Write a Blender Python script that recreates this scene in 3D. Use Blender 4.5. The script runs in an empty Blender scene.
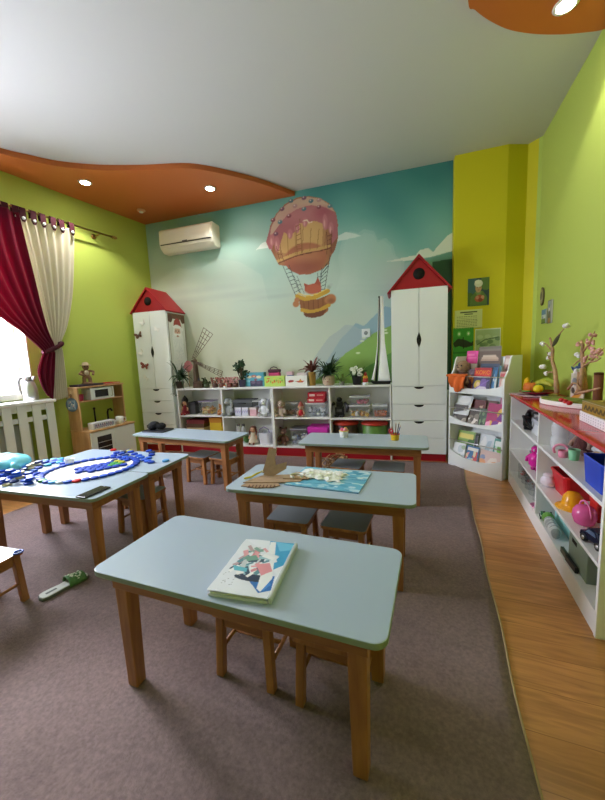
import bpy, math, random
import numpy as np
from mathutils import Vector, Matrix, Euler
random.seed(7)
rng = np.random.default_rng(7)
SC = bpy.context.scene
COL = SC.collection
PI = math.pi
R = math.radians

# ---------------------------------------------------------------- camera model (pixel -> point in the room)
CAM_H = 1.2
FPX = 343.2696
CM = np.array([[0.9321385532, 0.3594745603, -0.0435403049],
               [-0.0047781710, 0.1324437358, 0.9911790080],
               [-0.3620702787, 0.9237081235, -0.1251735432]])   # rows: right, up, forward
CAM_O = np.array([0, 0, CAM_H])
def ray(x, y): return np.array([(x-302.5)/FPX, -(y-400)/FPX, 1.0]) @ CM
def plane(x, y, p, n):
    d = ray(x, y); n = np.array(n, float)
    return CAM_O + d*(((np.array(p, float)-CAM_O) @ n)/(d @ n))
def atz(x, y, z): return plane(x, y, (0, 0, z), (0, 0, 1))
def atx(x, y, X): return plane(x, y, (X, 0, 0), (1, 0, 0))
TF = math.atan(.0895)                        # direction of the shelves along the mural wall
FN = np.array([-math.sin(TF), math.cos(TF), 0]); FU = np.array([math.cos(TF), math.sin(TF), 0])
FO = np.array([-3.19, 3.60, 0])
def fur(x, y, off=0.0):                      # shelf frame: along, depth, height
    p = plane(x, y, FO+FN*off, FN)-FO
    return np.array([p @ FU, p @ FN, p[2]])
def fw(s, d, z): return Vector(FO+FU*s+FN*d+np.array([0, 0, z]))
TW = R(3.77)
WN = np.array([-math.sin(TW), math.cos(TW), 0]); WU = np.array([math.cos(TW), math.sin(TW), 0])
WO = np.array([-3.817, 3.988, 0])
def wal(x, y, off=0.0):                      # mural wall frame: along, height
    p = plane(x, y, WO-WN*off, WN)-WO
    return np.array([p @ WU, p[2]])
TL = R(-5.81)
LN = np.array([math.cos(TL), math.sin(TL), 0]); LU = np.array([-math.sin(TL), math.cos(TL), 0])
def lef(x, y, off=0.0):                      # window wall frame: distance from corner (negative is nearer), height
    p = plane(x, y, WO+LN*off, LN)-WO
    return np.array([p @ LU, p[2]])
def lw(s, off, z): return Vector(WO+LU*s+LN*off+np.array([0, 0, z]))

# ---------------------------------------------------------------- materials
def lin(c):
    if isinstance(c, str):
        c = c.lstrip('#'); c = [int(c[i:i+2], 16)/255 for i in (0, 2, 4)]
    return [((v+.055)/1.055)**2.4 if v > .04045 else v/12.92 for v in c]
MATS = {}
def mat(name, col, rough=.6, metal=0., bump=0., bscale=40., var=0., vscale=6., spec=.5, trans=0., sheen=0., stretch=None, emit=None, alpha=1., ior=1.45):
    if name in MATS: return MATS[name]
    m = bpy.data.materials.new(name); m.use_nodes = True; MATS[name] = m
    nt = m.node_tree; b = nt.nodes['Principled BSDF']; c = lin(col)
    b.inputs['Base Color'].default_value = (*c, 1); b.inputs['Roughness'].default_value = rough
    b.inputs['Metallic'].default_value = metal; b.inputs['Specular IOR Level'].default_value = spec
    b.inputs['Transmission Weight'].default_value = trans; b.inputs['IOR'].default_value = ior
    b.inputs['Alpha'].default_value = alpha
    if sheen: b.inputs['Sheen Weight'].default_value = sheen
    if emit: b.inputs['Emission Color'].default_value = (*lin(col), 1); b.inputs['Emission Strength'].default_value = emit
    if var or bump:
        tc = nt.nodes.new('ShaderNodeTexCoord'); mp = nt.nodes.new('ShaderNodeMapping')
        nt.links.new(tc.outputs['Object'], mp.inputs['Vector'])
        if stretch: mp.inputs['Scale'].default_value = stretch
    if var:
        n = nt.nodes.new('ShaderNodeTexNoise'); n.inputs['Scale'].default_value = vscale; n.inputs['Detail'].default_value = 4
        nt.links.new(mp.outputs[0], n.inputs['Vector'])
        r = nt.nodes.new('ShaderNodeValToRGB'); nt.links.new(n.outputs['Fac'], r.inputs['Fac'])
        r.color_ramp.elements[0].position = .3; r.color_ramp.elements[1].position = .7
        r.color_ramp.elements[0].color = (*[v*(1-var) for v in c], 1); r.color_ramp.elements[1].color = (*[min(1, v*(1+var)) for v in c], 1)
        nt.links.new(r.outputs['Color'], b.inputs['Base Color'])
    if bump:
        n2 = nt.nodes.new('ShaderNodeTexNoise'); n2.inputs['Scale'].default_value = bscale; n2.inputs['Detail'].default_value = 3
        nt.links.new(mp.outputs[0], n2.inputs['Vector'])
        bp = nt.nodes.new('ShaderNodeBump'); bp.inputs['Strength'].default_value = bump; bp.inputs['Distance'].default_value = .01
        nt.links.new(n2.outputs['Fac'], bp.inputs['Height']); nt.links.new(bp.outputs[0], b.inputs['Normal'])
    return m
def wood(name, dark, light, scale=3., stretch=(1, 14, 14), rough=.45):
    if name in MATS: return MATS[name]
    m = mat(name, light, rough=rough); nt = m.node_tree; b = nt.nodes['Principled BSDF']
    tc = nt.nodes.new('ShaderNodeTexCoord'); mp = nt.nodes.new('ShaderNodeMapping'); mp.inputs['Scale'].default_value = stretch
    n = nt.nodes.new('ShaderNodeTexNoise'); n.inputs['Scale'].default_value = scale; n.inputs['Detail'].default_value = 6; n.inputs['Distortion'].default_value = .6
    r = nt.nodes.new('ShaderNodeValToRGB')
    r.color_ramp.elements[0].position = .32; r.color_ramp.elements[1].position = .68
    r.color_ramp.elements[0].color = (*lin(dark), 1); r.color_ramp.elements[1].color = (*lin(light), 1)
    nt.links.new(tc.outputs['Object'], mp.inputs['Vector']); nt.links.new(mp.outputs[0], n.inputs['Vector'])
    nt.links.new(n.outputs['Fac'], r.inputs['Fac']); nt.links.new(r.outputs['Color'], b.inputs['Base Color'])
    return m
def paintmat(name, rough=.5):
    if name in MATS: return MATS[name]
    m = mat(name, '#ffffff', rough=rough); nt = m.node_tree
    a = nt.nodes.new('ShaderNodeAttribute'); a.attribute_name = 'paint'
    nt.links.new(a.outputs['Color'], nt.nodes['Principled BSDF'].inputs['Base Color'])
    return m
def thinfilm(name, col, tfac, rough=.15):                        # clear or cloudy plastic film: part see-through, part glossy
    if name in MATS: return MATS[name]
    m = bpy.data.materials.new(name); m.use_nodes = True; MATS[name] = m
    nt = m.node_tree; b = nt.nodes['Principled BSDF']; b.inputs['Base Color'].default_value = (*lin(col), 1); b.inputs['Roughness'].default_value = rough
    t = nt.nodes.new('ShaderNodeBsdfTransparent'); mx = nt.nodes.new('ShaderNodeMixShader')
    t.inputs['Color'].default_value = (*[.5+.5*v for v in lin(col)], 1)
    mx.inputs[0].default_value = tfac
    nt.links.new(b.outputs[0], mx.inputs[1]); nt.links.new(t.outputs[0], mx.inputs[2])
    nt.links.new(mx.outputs[0], nt.nodes['Material Output'].inputs['Surface'])
    return m
def cloth(name, col, trans=.35):                                 # woven cloth that lets some light through
    if name in MATS: return MATS[name]
    m = mat(name, col, rough=.85, bump=.15, bscale=250, sheen=.2); nt = m.node_tree; b = nt.nodes['Principled BSDF']
    t = nt.nodes.new('ShaderNodeBsdfTranslucent'); t.inputs['Color'].default_value = (*lin(col), 1)
    mx = nt.nodes.new('ShaderNodeMixShader'); mx.inputs[0].default_value = trans
    nt.links.new(b.outputs[0], mx.inputs[1]); nt.links.new(t.outputs[0], mx.inputs[2])
    nt.links.new(mx.outputs[0], nt.nodes['Material Output'].inputs['Surface'])
    return m
def pl(col, rough=.4): return mat('plastic_'+col.lstrip('#'), col, rough=rough)
def fz(col): return mat('plush_'+col.lstrip('#'), col, rough=.95, bump=.6, bscale=180, var=.12, vscale=40, sheen=.3)
def pp(col): return mat('paper_'+col.lstrip('#'), col, rough=.75)

M_lam = mat('pale_blue_laminate', '#a9bacb', rough=.3, spec=.5)
M_lamedge = mat('green_grey_edge', '#86968c', rough=.5)
M_seat = mat('grey_laminate', '#82878c', rough=.45)
M_leg = wood('honey_wood', '#8c5832', '#b57b48', scale=2.5, stretch=(9, 9, 1))
M_apron = wood('honey_wood_rail', '#875430', '#ae7645', scale=2.5, stretch=(1, 9, 9))
M_cab = mat('white_laminate', '#e9eeee', rough=.35)
M_shelf = mat('white_board', '#e8e8e6', rough=.4)
M_gap = mat('dark_gap', '#15130f', rough=.9)
M_red = mat('red_board', '#a01322', rough=.45)
M_redtop = mat('red_gloss_top', '#b81a26', rough=.12)
M_birch = wood('pale_birch', '#b98d5c', '#d0a878', scale=3, stretch=(8, 8, 1))
M_black = pl('#17171a')
M_chrome = mat('brushed_steel', '#d6d6d4', rough=.38, metal=1)
M_brass = mat('brass', '#b89a5c', rough=.3, metal=1)
M_gold = mat('gold_paint', '#b8924a', rough=.35, metal=.6)
M_paint = paintmat('printed_paper', .45)
M_clear = thinfilm('clear_plastic', '#eef2f4', .9, .08)
M_cloudy = thinfilm('cloudy_plastic', '#f2f4f6', .4, .2)
M_glass = thinfilm('clear_glass', '#f4fbff', .88, .03)
M_leaf = mat('leaf_green', '#3f6a2c', rough=.5, var=.3, vscale=20)
M_leafdk = mat('leaf_dark_green', '#2c4a2c', rough=.45, var=.3, vscale=20)
M_leaflt = mat('leaf_pale_green', '#8fae62', rough=.5, var=.25, vscale=20)
M_soil = mat('soil', '#3a2a1e', rough=1, bump=.6, bscale=90)

# ---------------------------------------------------------------- mesh builder
class MB:
    def __init__(s): s.v = []; s.f = []; s.mi = []; s.sm = []; s.k = 0; s.X = None; s.col = None
    def _add(s, vs, fs, smooth=False):
        b = len(s.v)
        if s.X is not None: vs = [s.X @ Vector(v) for v in vs]
        s.v += [Vector(v) for v in vs]
        for f in fs: s.f.append([i+b for i in f]); s.mi.append(s.k); s.sm.append(smooth)
        return s
    def box(s, c, d, rz=0, rot=None):
        x, y, z = d[0]/2, d[1]/2, d[2]/2
        m = (rot.to_matrix() if rot is not None else Matrix.Rotation(rz, 3, 'Z')); c = Vector(c)
        vs = [c+m @ Vector((a*x, b*y, e*z)) for a in (-1, 1) for b in (-1, 1) for e in (-1, 1)]
        return s._add(vs, [(0, 1, 3, 2), (4, 6, 7, 5), (0, 4, 5, 1), (2, 3, 7, 6), (0, 2, 6, 4), (1, 5, 7, 3)])
    def bb(s, a, b): return s.box([(a[i]+b[i])/2 for i in range(3)], [abs(b[i]-a[i]) for i in range(3)])
    def bar(s, p, q, w, h, up=(0, 0, 1)):                       # square bar from p to q
        p, q = Vector(p), Vector(q); d = (q-p).normalized(); u = Vector(up)
        if abs(d.dot(u)) > .95: u = Vector((0, 1, 0))
        a = d.cross(u).normalized()*w/2; b = a.cross(d).normalized()*h/2
        vs = [e+i*a+j*b for e in (p, q) for i, j in ((-1, -1), (1, -1), (1, 1), (-1, 1))]
        return s._add(vs, [(3, 2, 1, 0), (4, 5, 6, 7), (0, 1, 5, 4), (1, 2, 6, 5), (2, 3, 7, 6), (3, 0, 4, 7)])
    def tube(s, pts, r, n=8, closed=False, cap=True):
        pts = [Vector(p) for p in pts]; N = len(pts); rr = r if isinstance(r, (list, tuple)) else [r]*N
        vs = []; u = None
        for i, p in enumerate(pts):
            d = (pts[(i+1) % N]-pts[i-1]) if closed else (pts[min(i+1, N-1)]-pts[max(i-1, 0)])
            d = d.normalized() if d.length > 1e-9 else Vector((0, 0, 1))
            if u is None: u = d.orthogonal().normalized()
            u = (u-d*u.dot(d)); u = u.normalized() if u.length > 1e-6 else d.orthogonal().normalized()
            w = d.cross(u)
            vs += [p+(u*math.cos(2*PI*k/n)+w*math.sin(2*PI*k/n))*rr[i] for k in range(n)]
        fs = []
        for i in range(N if closed else N-1):
            j = (i+1) % N
            fs += [(i*n+k, i*n+(k+1) % n, j*n+(k+1) % n, j*n+k) for k in range(n)]
        if cap and not closed: fs += [tuple(range(n-1, -1, -1)), tuple((N-1)*n+k for k in range(n))]
        return s._add(vs, fs, True)
    def cyl(s, p, q, r, r2=None, n=16): return s.tube([p, q], [r, r if r2 is None else r2], n)
    def lathe(s, prof, c=(0, 0, 0), n=20, sx=1, sy=1):          # prof: (radius, z) from bottom to top
        c = Vector(c); vs = []
        for r, z in prof: vs += [c+Vector((max(r, 1e-5)*math.cos(2*PI*k/n)*sx, max(r, 1e-5)*math.sin(2*PI*k/n)*sy, z)) for k in range(n)]
        fs = [(i*n+k, i*n+(k+1) % n, (i+1)*n+(k+1) % n, (i+1)*n+k) for i in range(len(prof)-1) for k in range(n)]
        fs += [tuple(range(n-1, -1, -1)), tuple((len(prof)-1)*n+k for k in range(n))]
        return s._add(vs, fs, True)
    def ball(s, c, r, n=12, rot=None, lump=0):
        r = (r, r, r) if not hasattr(r, '__len__') else r; c = Vector(c); m = rot.to_matrix() if rot is not None else Matrix.Identity(3)
        vs = []; h = max(4, n//2)
        for i in range(1, h):
            t = PI*i/h
            for k in range(n):
                p = 2*PI*k/n; q = 1+(lump*(random.random()-.5) if lump else 0)
                vs.append(c+m @ Vector((r[0]*math.sin(t)*math.cos(p)*q, r[1]*math.sin(t)*math.sin(p)*q, r[2]*math.cos(t)*q)))
        a = len(vs); vs += [c+m @ Vector((0, 0, r[2])), c-m @ Vector((0, 0, r[2]))]
        fs = [(i*n+k, (i+1)*n+k, (i+1)*n+(k+1) % n, i*n+(k+1) % n) for i in range(h-2) for k in range(n)]
        fs += [(a, k, (k+1) % n) for k in range(n)]+[(a+1, (h-2)*n+(k+1) % n, (h-2)*n+k) for k in range(n)]
        return s._add(vs, fs, True)
    def prism(s, poly, a, b, ax='y'):                            # polygon extruded from a to b along an axis
        f = {'y': lambda p, t: (p[0], t, p[1]), 'z': lambda p, t: (p[0], p[1], t), 'x': lambda p, t: (t, p[0], p[1])}[ax]
        n = len(poly); vs = [f(p, a) for p in poly]+[f(p, b) for p in poly]
        fs = [tuple(range(n)), tuple(range(2*n-1, n-1, -1))]+[(i, i+n, (i+1) % n+n, (i+1) % n) for i in range(n)]
        return s._add(vs, fs)
    def grid(s, P, smooth=True):
        n, m = len(P), len(P[0])
        return s._add([p for row in P for p in row], [(i*m+j, i*m+j+1, (i+1)*m+j+1, (i+1)*m+j) for i in range(n-1) for j in range(m-1)], smooth)
    def blade(s, base, ang, length, w, rise, droop, n=6, twist=0):   # a strap leaf arching out of base
        base = Vector(base); d = Vector((math.cos(ang), math.sin(ang), 0)); sd = Vector((-math.sin(ang), math.cos(ang), 0)); P = []
        for i in range(n+1):
            t = i/n; c = base+d*(length*t*(1-rise*.35))+Vector((0, 0, length*(rise*t-droop*t*t)))
            ww = w*(math.sin(PI*min(1, .15+t*.85)))**.7*(1 if t < 1 else .05)
            P.append([c-sd*ww/2+Vector((0, 0, ww*.25)), c-Vector((0, 0, ww*.05)), c+sd*ww/2+Vector((0, 0, ww*.25))])
        return s.grid(P)
    def build(s, name, m, parent=None, bevel=0, seg=2, solid=0, sub=0, world=False):
        me = bpy.data.meshes.new(name); vs = s.v
        o = bpy.data.objects.new(name, me)
        if parent is not None:
            o.parent = parent
            if world:
                q = parent; T = Matrix.Identity(4)
                while q is not None: T = Matrix.LocRotScale(q.location, q.rotation_euler, q.scale) @ T; q = q.parent
                I = T.inverted(); vs = [I @ v for v in vs]
        me.from_pydata([tuple(v) for v in vs], [], s.f); me.validate(clean_customdata=False)
        for x in (m if isinstance(m, (list, tuple)) else [m]): me.materials.append(x)
        if len(me.polygons) == len(s.f):
            me.polygons.foreach_set('material_index', s.mi); me.polygons.foreach_set('use_smooth', s.sm)
        me.update(); COL.objects.link(o)
        if solid:
            q = o.modifiers.new('thick', 'SOLIDIFY'); q.thickness = solid; q.offset = 0
        if sub:
            q = o.modifiers.new('sub', 'SUBSURF'); q.levels = sub; q.render_levels = sub
        if bevel:
            q = o.modifiers.new('bev', 'BEVEL'); q.width = bevel; q.segments = seg; q.limit_method = 'ANGLE'; q.angle_limit = R(40)
        return o
def tag(o, label=None, cat=None, group=None, kind=None):
    for k, v in (('label', label), ('category', cat), ('group', group), ('kind', kind)):
        if v: o[k] = v
    return o
def thing(name, label, cat, loc=(0, 0, 0), rz=0, group=None):
    o = bpy.data.objects.new(name, None); o.empty_display_size = .05; COL.objects.link(o)
    o.location = Vector(loc); o.rotation_euler = (0, 0, rz); return tag(o, label, cat, group)
def one(name, mb, m, label, cat, group=None, loc=None, rz=0, **k):   # a thing that is one mesh, built about its own base
    o = mb.build(name, m, **k)
    if loc is not None: o.location = Vector(loc); o.rotation_euler = (0, 0, rz)
    return tag(o, label, cat, group)
def copy_tree(o, parent=None):
    c = o.copy(); COL.objects.link(c)
    if parent: c.parent = parent
    for ch in list(o.children): copy_tree(ch, c)
    return c
def struct(name, mb, m, **k): return tag(mb.build(name, m, **k), kind='structure')
def card(w, h, t, func, nu, nv, name, parent=None, X=None, lie=False):
    """a printed sheet or box: x across, z up, printed side at -y; func(u, v) gives the colours of the print"""
    mb = MB(); mb.X = X
    us = np.linspace(0, 1, nu+1); vs = np.linspace(0, 1, nv+1)
    mb.grid([[((u-.5)*w, -t/2, v*h) for u in us] for v in vs], False); ng = len(mb.v)
    mb.bb((-w/2, -t/2+1e-4, 0), (w/2, t/2, h))
    o = mb.build(name, M_paint, parent)
    U, V = np.meshgrid(us, vs); c = np.ones((len(mb.v), 4)); rgb = func(U.ravel(), V.ravel())
    l = np.where(rgb > .04045, ((np.clip(rgb, 0, 1)+.055)/1.055)**2.4, rgb/12.92); c[:ng, :3] = l
    c[ng:, :3] = l.mean(0)*.5+.4
    a = o.data.color_attributes.new('paint', 'FLOAT_COLOR', 'POINT'); a.data.foreach_set('color', c.ravel().astype(np.float32)); PRINTED[o.name] = ng
    return o
PRINTED = {}
def hexc(c): c = c.lstrip('#'); return np.array([int(c[i:i+2], 16)/255 for i in (0, 2, 4)])
class Art:                                                       # paints flat shapes on an array of points
    def __init__(s, u, v, bg): s.u = u; s.v = v; s.c = np.tile(hexc(bg) if isinstance(bg, str) else np.array(bg), (len(u), 1)).astype(float)
    def put(s, mask, col, a=1.):
        col = hexc(col) if isinstance(col, str) else col
        m = (np.asarray(mask, float)*a)[:, None]; s.c = s.c*(1-m)+col*m; return s
    def ell(s, x, y, rx, ry, col, a=1., soft=.0, rot=0):
        dx, dy = s.u-x, s.v-y; cr, sr = math.cos(rot), math.sin(rot)
        d = np.hypot((dx*cr+dy*sr)/rx, (-dx*sr+dy*cr)/ry)
        return s.put(np.clip((1+soft-d)/max(2*soft, 1e-6), 0, 1) if soft else d < 1, col, a)
    def rect(s, x0, y0, x1, y1, col, a=1.): return s.put((s.u >= x0) & (s.u <= x1) & (s.v >= y0) & (s.v <= y1), col, a)
    def poly(s, pts, col, a=1.):
        n = len(pts); ins = np.zeros(len(s.u), bool)
        for i in range(n):
            x0, y0 = pts[i]; x1, y1 = pts[(i+1) % n]
            if y0 == y1: continue
            ins ^= ((s.v > min(y0, y1)) & (s.v <= max(y0, y1)) & (s.u < x0+(s.v-y0)*(x1-x0)/(y1-y0)))
        return s.put(ins, col, a)
    def line(s, pts, w, col, a=1.):
        for (x0, y0), (x1, y1) in zip(pts, pts[1:]):
            dx, dy = x1-x0, y1-y0; L = dx*dx+dy*dy+1e-12
            t = np.clip(((s.u-x0)*dx+(s.v-y0)*dy)/L, 0, 1); s.put(np.hypot(s.u-x0-t*dx, s.v-y0-t*dy) < w/2, col, a)
        return s
def cover(seed, bg, cols, n=5, band=None):                       # the print of a picture book: shapes in COLS, a title band
    def f(u, v):
        q = random.Random(seed); A = Art(u, v, bg)
        for i in range(n):
            c = cols[i % len(cols)]
            if q.random() < .6: A.ell(q.random(), q.random()*.8, .1+.2*q.random(), .08+.16*q.random(), c)
            else:
                x, y = q.random(), q.random()*.7; A.poly([(x-.2, y-.1), (x+.25*q.random(), y-.15), (x+.2, y+.2), (x-.15*q.random(), y+.15)], c)
        if band: A.rect(.08, .76, .92, .93, band)
        return A.c
    return f
WORLD, EXPOSURE, SUN = 14.0, 1.32, 2.2
# ================================================================ THE SETTING
CZ = 3.185
LX = Matrix.Translation(Vector(WO)) @ Matrix(((-LU[0], LN[0], 0, 0), (-LU[1], LN[1], 0, 0), (0, 0, 1, 0), (0, 0, 0, 1)))   # window wall: x towards the viewer, y into the room
RL = math.atan2(-LU[1], -LU[0])

def floor_material():
    m = mat('oak_laminate_floor', '#b98246', rough=.3, spec=.5); nt = m.node_tree; b = nt.nodes['Principled BSDF']
    tc = nt.nodes.new('ShaderNodeTexCoord'); br = nt.nodes.new('ShaderNodeTexBrick')
    br.inputs['Scale'].default_value = 1; br.inputs['Brick Width'].default_value = 1.1; br.inputs['Row Height'].default_value = .16
    br.inputs['Mortar Size'].default_value = .0016; br.inputs['Mortar Smooth'].default_value = .3; br.offset = .37
    br.inputs['Color1'].default_value = (*lin('#c8905a'), 1); br.inputs['Color2'].default_value = (*lin('#bb824b'), 1); br.inputs['Mortar'].default_value = (*lin('#96683a'), 1)
    mp = nt.nodes.new('ShaderNodeMapping'); mp.inputs['Scale'].default_value = (1.6, 16, 1)
    n = nt.nodes.new('ShaderNodeTexNoise'); n.inputs['Scale'].default_value = 2.2; n.inputs['Detail'].default_value = 7; n.inputs['Distortion'].default_value = 1.2
    r = nt.nodes.new('ShaderNodeValToRGB'); r.color_ramp.elements[0].position = .3; r.color_ramp.elements[1].position = .75
    r.color_ramp.elements[0].color = (.55, .5, .45, 1); r.color_ramp.elements[1].color = (1.15, 1.12, 1.05, 1)
    mx = nt.nodes.new('ShaderNodeMix'); mx.data_type = 'RGBA'; mx.blend_type = 'MULTIPLY'; mx.inputs['Factor'].default_value = .8
    nt.links.new(tc.outputs['Object'], br.inputs['Vector']); nt.links.new(tc.outputs['Object'], mp.inputs['Vector']); nt.links.new(mp.outputs[0], n.inputs['Vector'])
    nt.links.new(n.outputs['Fac'], r.inputs['Fac']); nt.links.new(br.outputs['Color'], mx.inputs['A']); nt.links.new(r.outputs['Color'], mx.inputs['B'])
    nt.links.new(mx.outputs['Result'], b.inputs['Base Color'])
    return m
struct('floor', MB().bb((-4.9, -2.9, -.06), (1.2, 4.6, 0)), floor_material())

def carpet():
    P = []; NX, NY = 70, 110; x0, x1, y0 = -3.35, .265, -2.4
    for j in range(NY+1):
        row = []
        for i in range(NX+1):
            u, v = i/NX, j/NY; x = x0+(x1-x0)*u
            yf = 3.60+.0895*(x+3.19)-.02
            if x > .1: yf -= (x-.1)*.35
            y = y0+(yf-y0)*v; z = .007
            d = math.hypot((x-x1)/.13, (y-yf)/.10)
            if d < 1: k = (1-d)**1.3; z += .055*k; x -= .05*k
            x += .004*math.sin(y*9)*(u > .98)
            row.append((x, y, z-.004))
        P.append(row)
    m = mat('taupe_carpet', '#806c6b', rough=.97, bump=.5, bscale=260, var=.22, vscale=90, sheen=.1)
    nt = m.node_tree; ramp = [n for n in nt.nodes if n.type == 'VALTORGB'][0]; b = nt.nodes['Principled BSDF']
    tc = [n for n in nt.nodes if n.type == 'TEX_COORD'][0]
    n = nt.nodes.new('ShaderNodeTexNoise'); n.inputs['Scale'].default_value = 2.2; n.inputs['Detail'].default_value = 5
    r = nt.nodes.new('ShaderNodeValToRGB'); r.color_ramp.elements[0].color = (.8, .78, .78, 1); r.color_ramp.elements[1].color = (1.1, 1.1, 1.1, 1)
    r.color_ramp.elements[0].position = .3; r.color_ramp.elements[1].position = .7
    mx = nt.nodes.new('ShaderNodeMix'); mx.data_type = 'RGBA'; mx.blend_type = 'MULTIPLY'; mx.inputs['Factor'].default_value = 1
    nt.links.new(tc.outputs['Object'], n.inputs['Vector']); nt.links.new(n.outputs['Fac'], r.inputs['Fac'])
    nt.links.new(ramp.outputs['Color'], mx.inputs['A']); nt.links.new(r.outputs['Color'], mx.inputs['B']); nt.links.new(mx.outputs['Result'], b.inputs['Base Color'])
    o = thing('carpet', 'large taupe carpet with a curled corner, lying on the wooden floor under the tables', 'carpet')
    MB().grid(P).build('pile', m, o, solid=.005)
    e = MB(); e.tube([P[j][NX] for j in range(0, NY+1)], .005, 6)
    tag(e.build('edge_binding', mat('tan_binding', '#a8926c', rough=.9), o), 'frayed tan edge of the carpet')
carpet()

# ---- the painted wall
def mural():
    L = 3.985; nu, nv = 520, 420
    us = np.linspace(0, L, nu+1); zs = np.linspace(0, CZ+.02, nv+1)
    S, Z = np.meshgrid(us, zs); S = S.ravel(); Z = Z.ravel()
    sn = S/L; zn = Z/CZ
    W_ = lambda x, y: tuple(wal(x, y))
    val = .55*sn+1.15*np.clip((zn-.28)/.72, -.2, 1)
    wob = .05*np.sin(S*3.1+Z*1.7)+.04*np.sin(S*5.3-Z*4.1+1)+.03*np.sin(S*9.7+Z*6.3+2)
    t = np.interp(val+wob, [.35, .75, .95, 1.3, 1.62], [0, .12, .25, .68, 1])
    st = np.array([0, .2, .65, 1]); cs = np.array([hexc('#cdd2bd'), hexc('#b4ccc0'), hexc('#78b2aa'), hexc('#3e8284')])
    A = Art(S, Z, '#ffffff'); A.c = np.stack([np.interp(t, st, cs[:, k]) for k in range(3)], 1)
    def blob(x, y, rx, ry, col, a, soft=.35):
        c = W_(x, y); e = W_(x+rx, y); g = W_(x, y-ry); A.ell(c[0], c[1], abs(e[0]-c[0]), abs(g[1]-c[1]), col, a, soft)
    def poly(pts, col, a=1.): A.poly([W_(*p) for p in pts], col, a)
    def line(pts, w, col, a=1.): A.line([W_(*p) for p in pts], w, col, a)
    # pale washes and clouds
    for x, y, rx, ry, a in ((240, 245, 40, 25, .25), (190, 300, 60, 30, .2), (250, 295, 80, 18, .22), (345, 262, 26, 34, .3), (372, 248, 24, 22, .25), (360, 285, 50, 24, .22), (390, 275, 20, 16, .25)):
        blob(x, y, rx, ry, '#cfdfd4', a, .5)
    for x, y, rx, ry in ((225, 296, 40, 3), (270, 297, 22, 2), (200, 290, 30, 3)): blob(x, y, rx, ry, '#9fb0ae', .35, .7)
    poly([(256, 250), (262, 243), (268, 241), (272, 236), (277, 240), (280, 249), (266, 248)], '#e6ece4', .9)
    poly([(326, 240), (338, 236), (346, 232), (356, 234), (361, 236), (344, 240), (334, 242)], '#dfe8e0', .8)
    poly([(384, 262), (402, 258), (416, 255), (420, 250), (428, 248), (433, 252), (440, 244), (447, 236), (456, 230), (456, 250), (436, 256), (416, 260)], '#dfe6d8', .95)
    poly([(404, 262), (430, 257), (456, 250), (456, 262), (430, 262)], '#5b9c8c', .5)
    cloud = [(336, 290), (341, 272), (338, 258), (342, 240), (350, 231), (358, 233), (364, 229), (374, 231), (378, 240), (386, 238), (393, 245), (396, 256), (404, 262), (404, 290)]
    poly(cloud, '#cfe0d6', .22); poly([(x*.9+37, y*.85+38) for x, y in cloud], '#cfe0d6', .15)
    poly([(150, 300), (160, 280), (178, 268), (200, 270), (215, 258), (240, 262), (262, 275), (268, 300)], '#dbe3d6', .18)
    # mountains and the hill
    poly([(312, 384), (326, 362), (340, 340), (356, 323), (364, 326), (374, 316), (385, 306), (392, 308), (410, 300), (430, 312), (456, 322), (456, 384)], '#8fb0bd', .85)
    poly([(300, 384), (308, 368), (318, 352), (329, 337), (338, 331), (345, 325), (352, 325), (366, 332), (392, 340), (392, 384)], '#a9b9bd', .6)
    poly([(312, 384), (330, 368), (346, 353), (360, 344), (374, 333), (392, 325), (420, 318), (456, 312), (456, 390), (312, 390)], '#8db45c', 1)
    poly([(350, 390), (365, 368), (392, 352), (456, 345), (456, 390)], '#5d9445', .8)
    poly([(432, 262), (456, 258), (456, 390), (446, 390)], '#2f5b48', .9)
    for x, y in ((362, 341), (364, 338), (358, 353), (385, 330), (386, 333)): blob(x, y, 2.2, .9, '#e6eecb', .9, .2)
    # balloon: envelope
    before = A.c.copy()
    env = [(268, 240), (270, 226), (276, 214), (285, 204), (296, 198), (308, 196), (320, 198), (330, 204), (336, 213), (338, 224), (338, 238), (335, 250), (331, 256), (329, 264), (321, 270), (311, 274), (300, 275), (291, 271), (286, 266), (279, 265), (274, 256), (270, 248)]
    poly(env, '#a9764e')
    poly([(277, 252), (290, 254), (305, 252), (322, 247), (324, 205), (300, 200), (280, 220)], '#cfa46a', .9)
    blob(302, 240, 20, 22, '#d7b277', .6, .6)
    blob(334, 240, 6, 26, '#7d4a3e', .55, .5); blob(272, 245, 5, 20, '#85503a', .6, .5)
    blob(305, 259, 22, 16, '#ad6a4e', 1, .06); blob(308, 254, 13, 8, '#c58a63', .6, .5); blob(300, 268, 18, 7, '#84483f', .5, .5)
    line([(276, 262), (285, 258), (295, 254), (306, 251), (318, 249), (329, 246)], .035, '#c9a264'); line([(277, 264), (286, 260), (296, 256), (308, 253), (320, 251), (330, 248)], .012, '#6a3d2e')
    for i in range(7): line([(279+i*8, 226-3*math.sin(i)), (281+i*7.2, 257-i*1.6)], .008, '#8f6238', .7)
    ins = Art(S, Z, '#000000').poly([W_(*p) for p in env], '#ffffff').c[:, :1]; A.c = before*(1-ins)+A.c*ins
    # icing and sprinkles
    poly([(266, 242), (270, 228), (276, 215), (285, 205), (296, 199), (308, 197), (320, 199), (330, 205), (336, 214), (338, 226), (337, 238), (332, 244), (331, 226), (326, 230), (323, 224), (316, 221), (306, 222), (298, 224), (294, 233), (288, 235), (284, 232), (280, 245), (277, 246), (274, 238), (272, 250), (269, 249)], '#b06a70')
    poly([(271, 228), (277, 214), (286, 205), (297, 199), (309, 197), (321, 199), (330, 205), (335, 212), (324, 207), (310, 205), (297, 209), (286, 216), (277, 228), (270, 238)], '#cdae98', .95)
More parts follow.
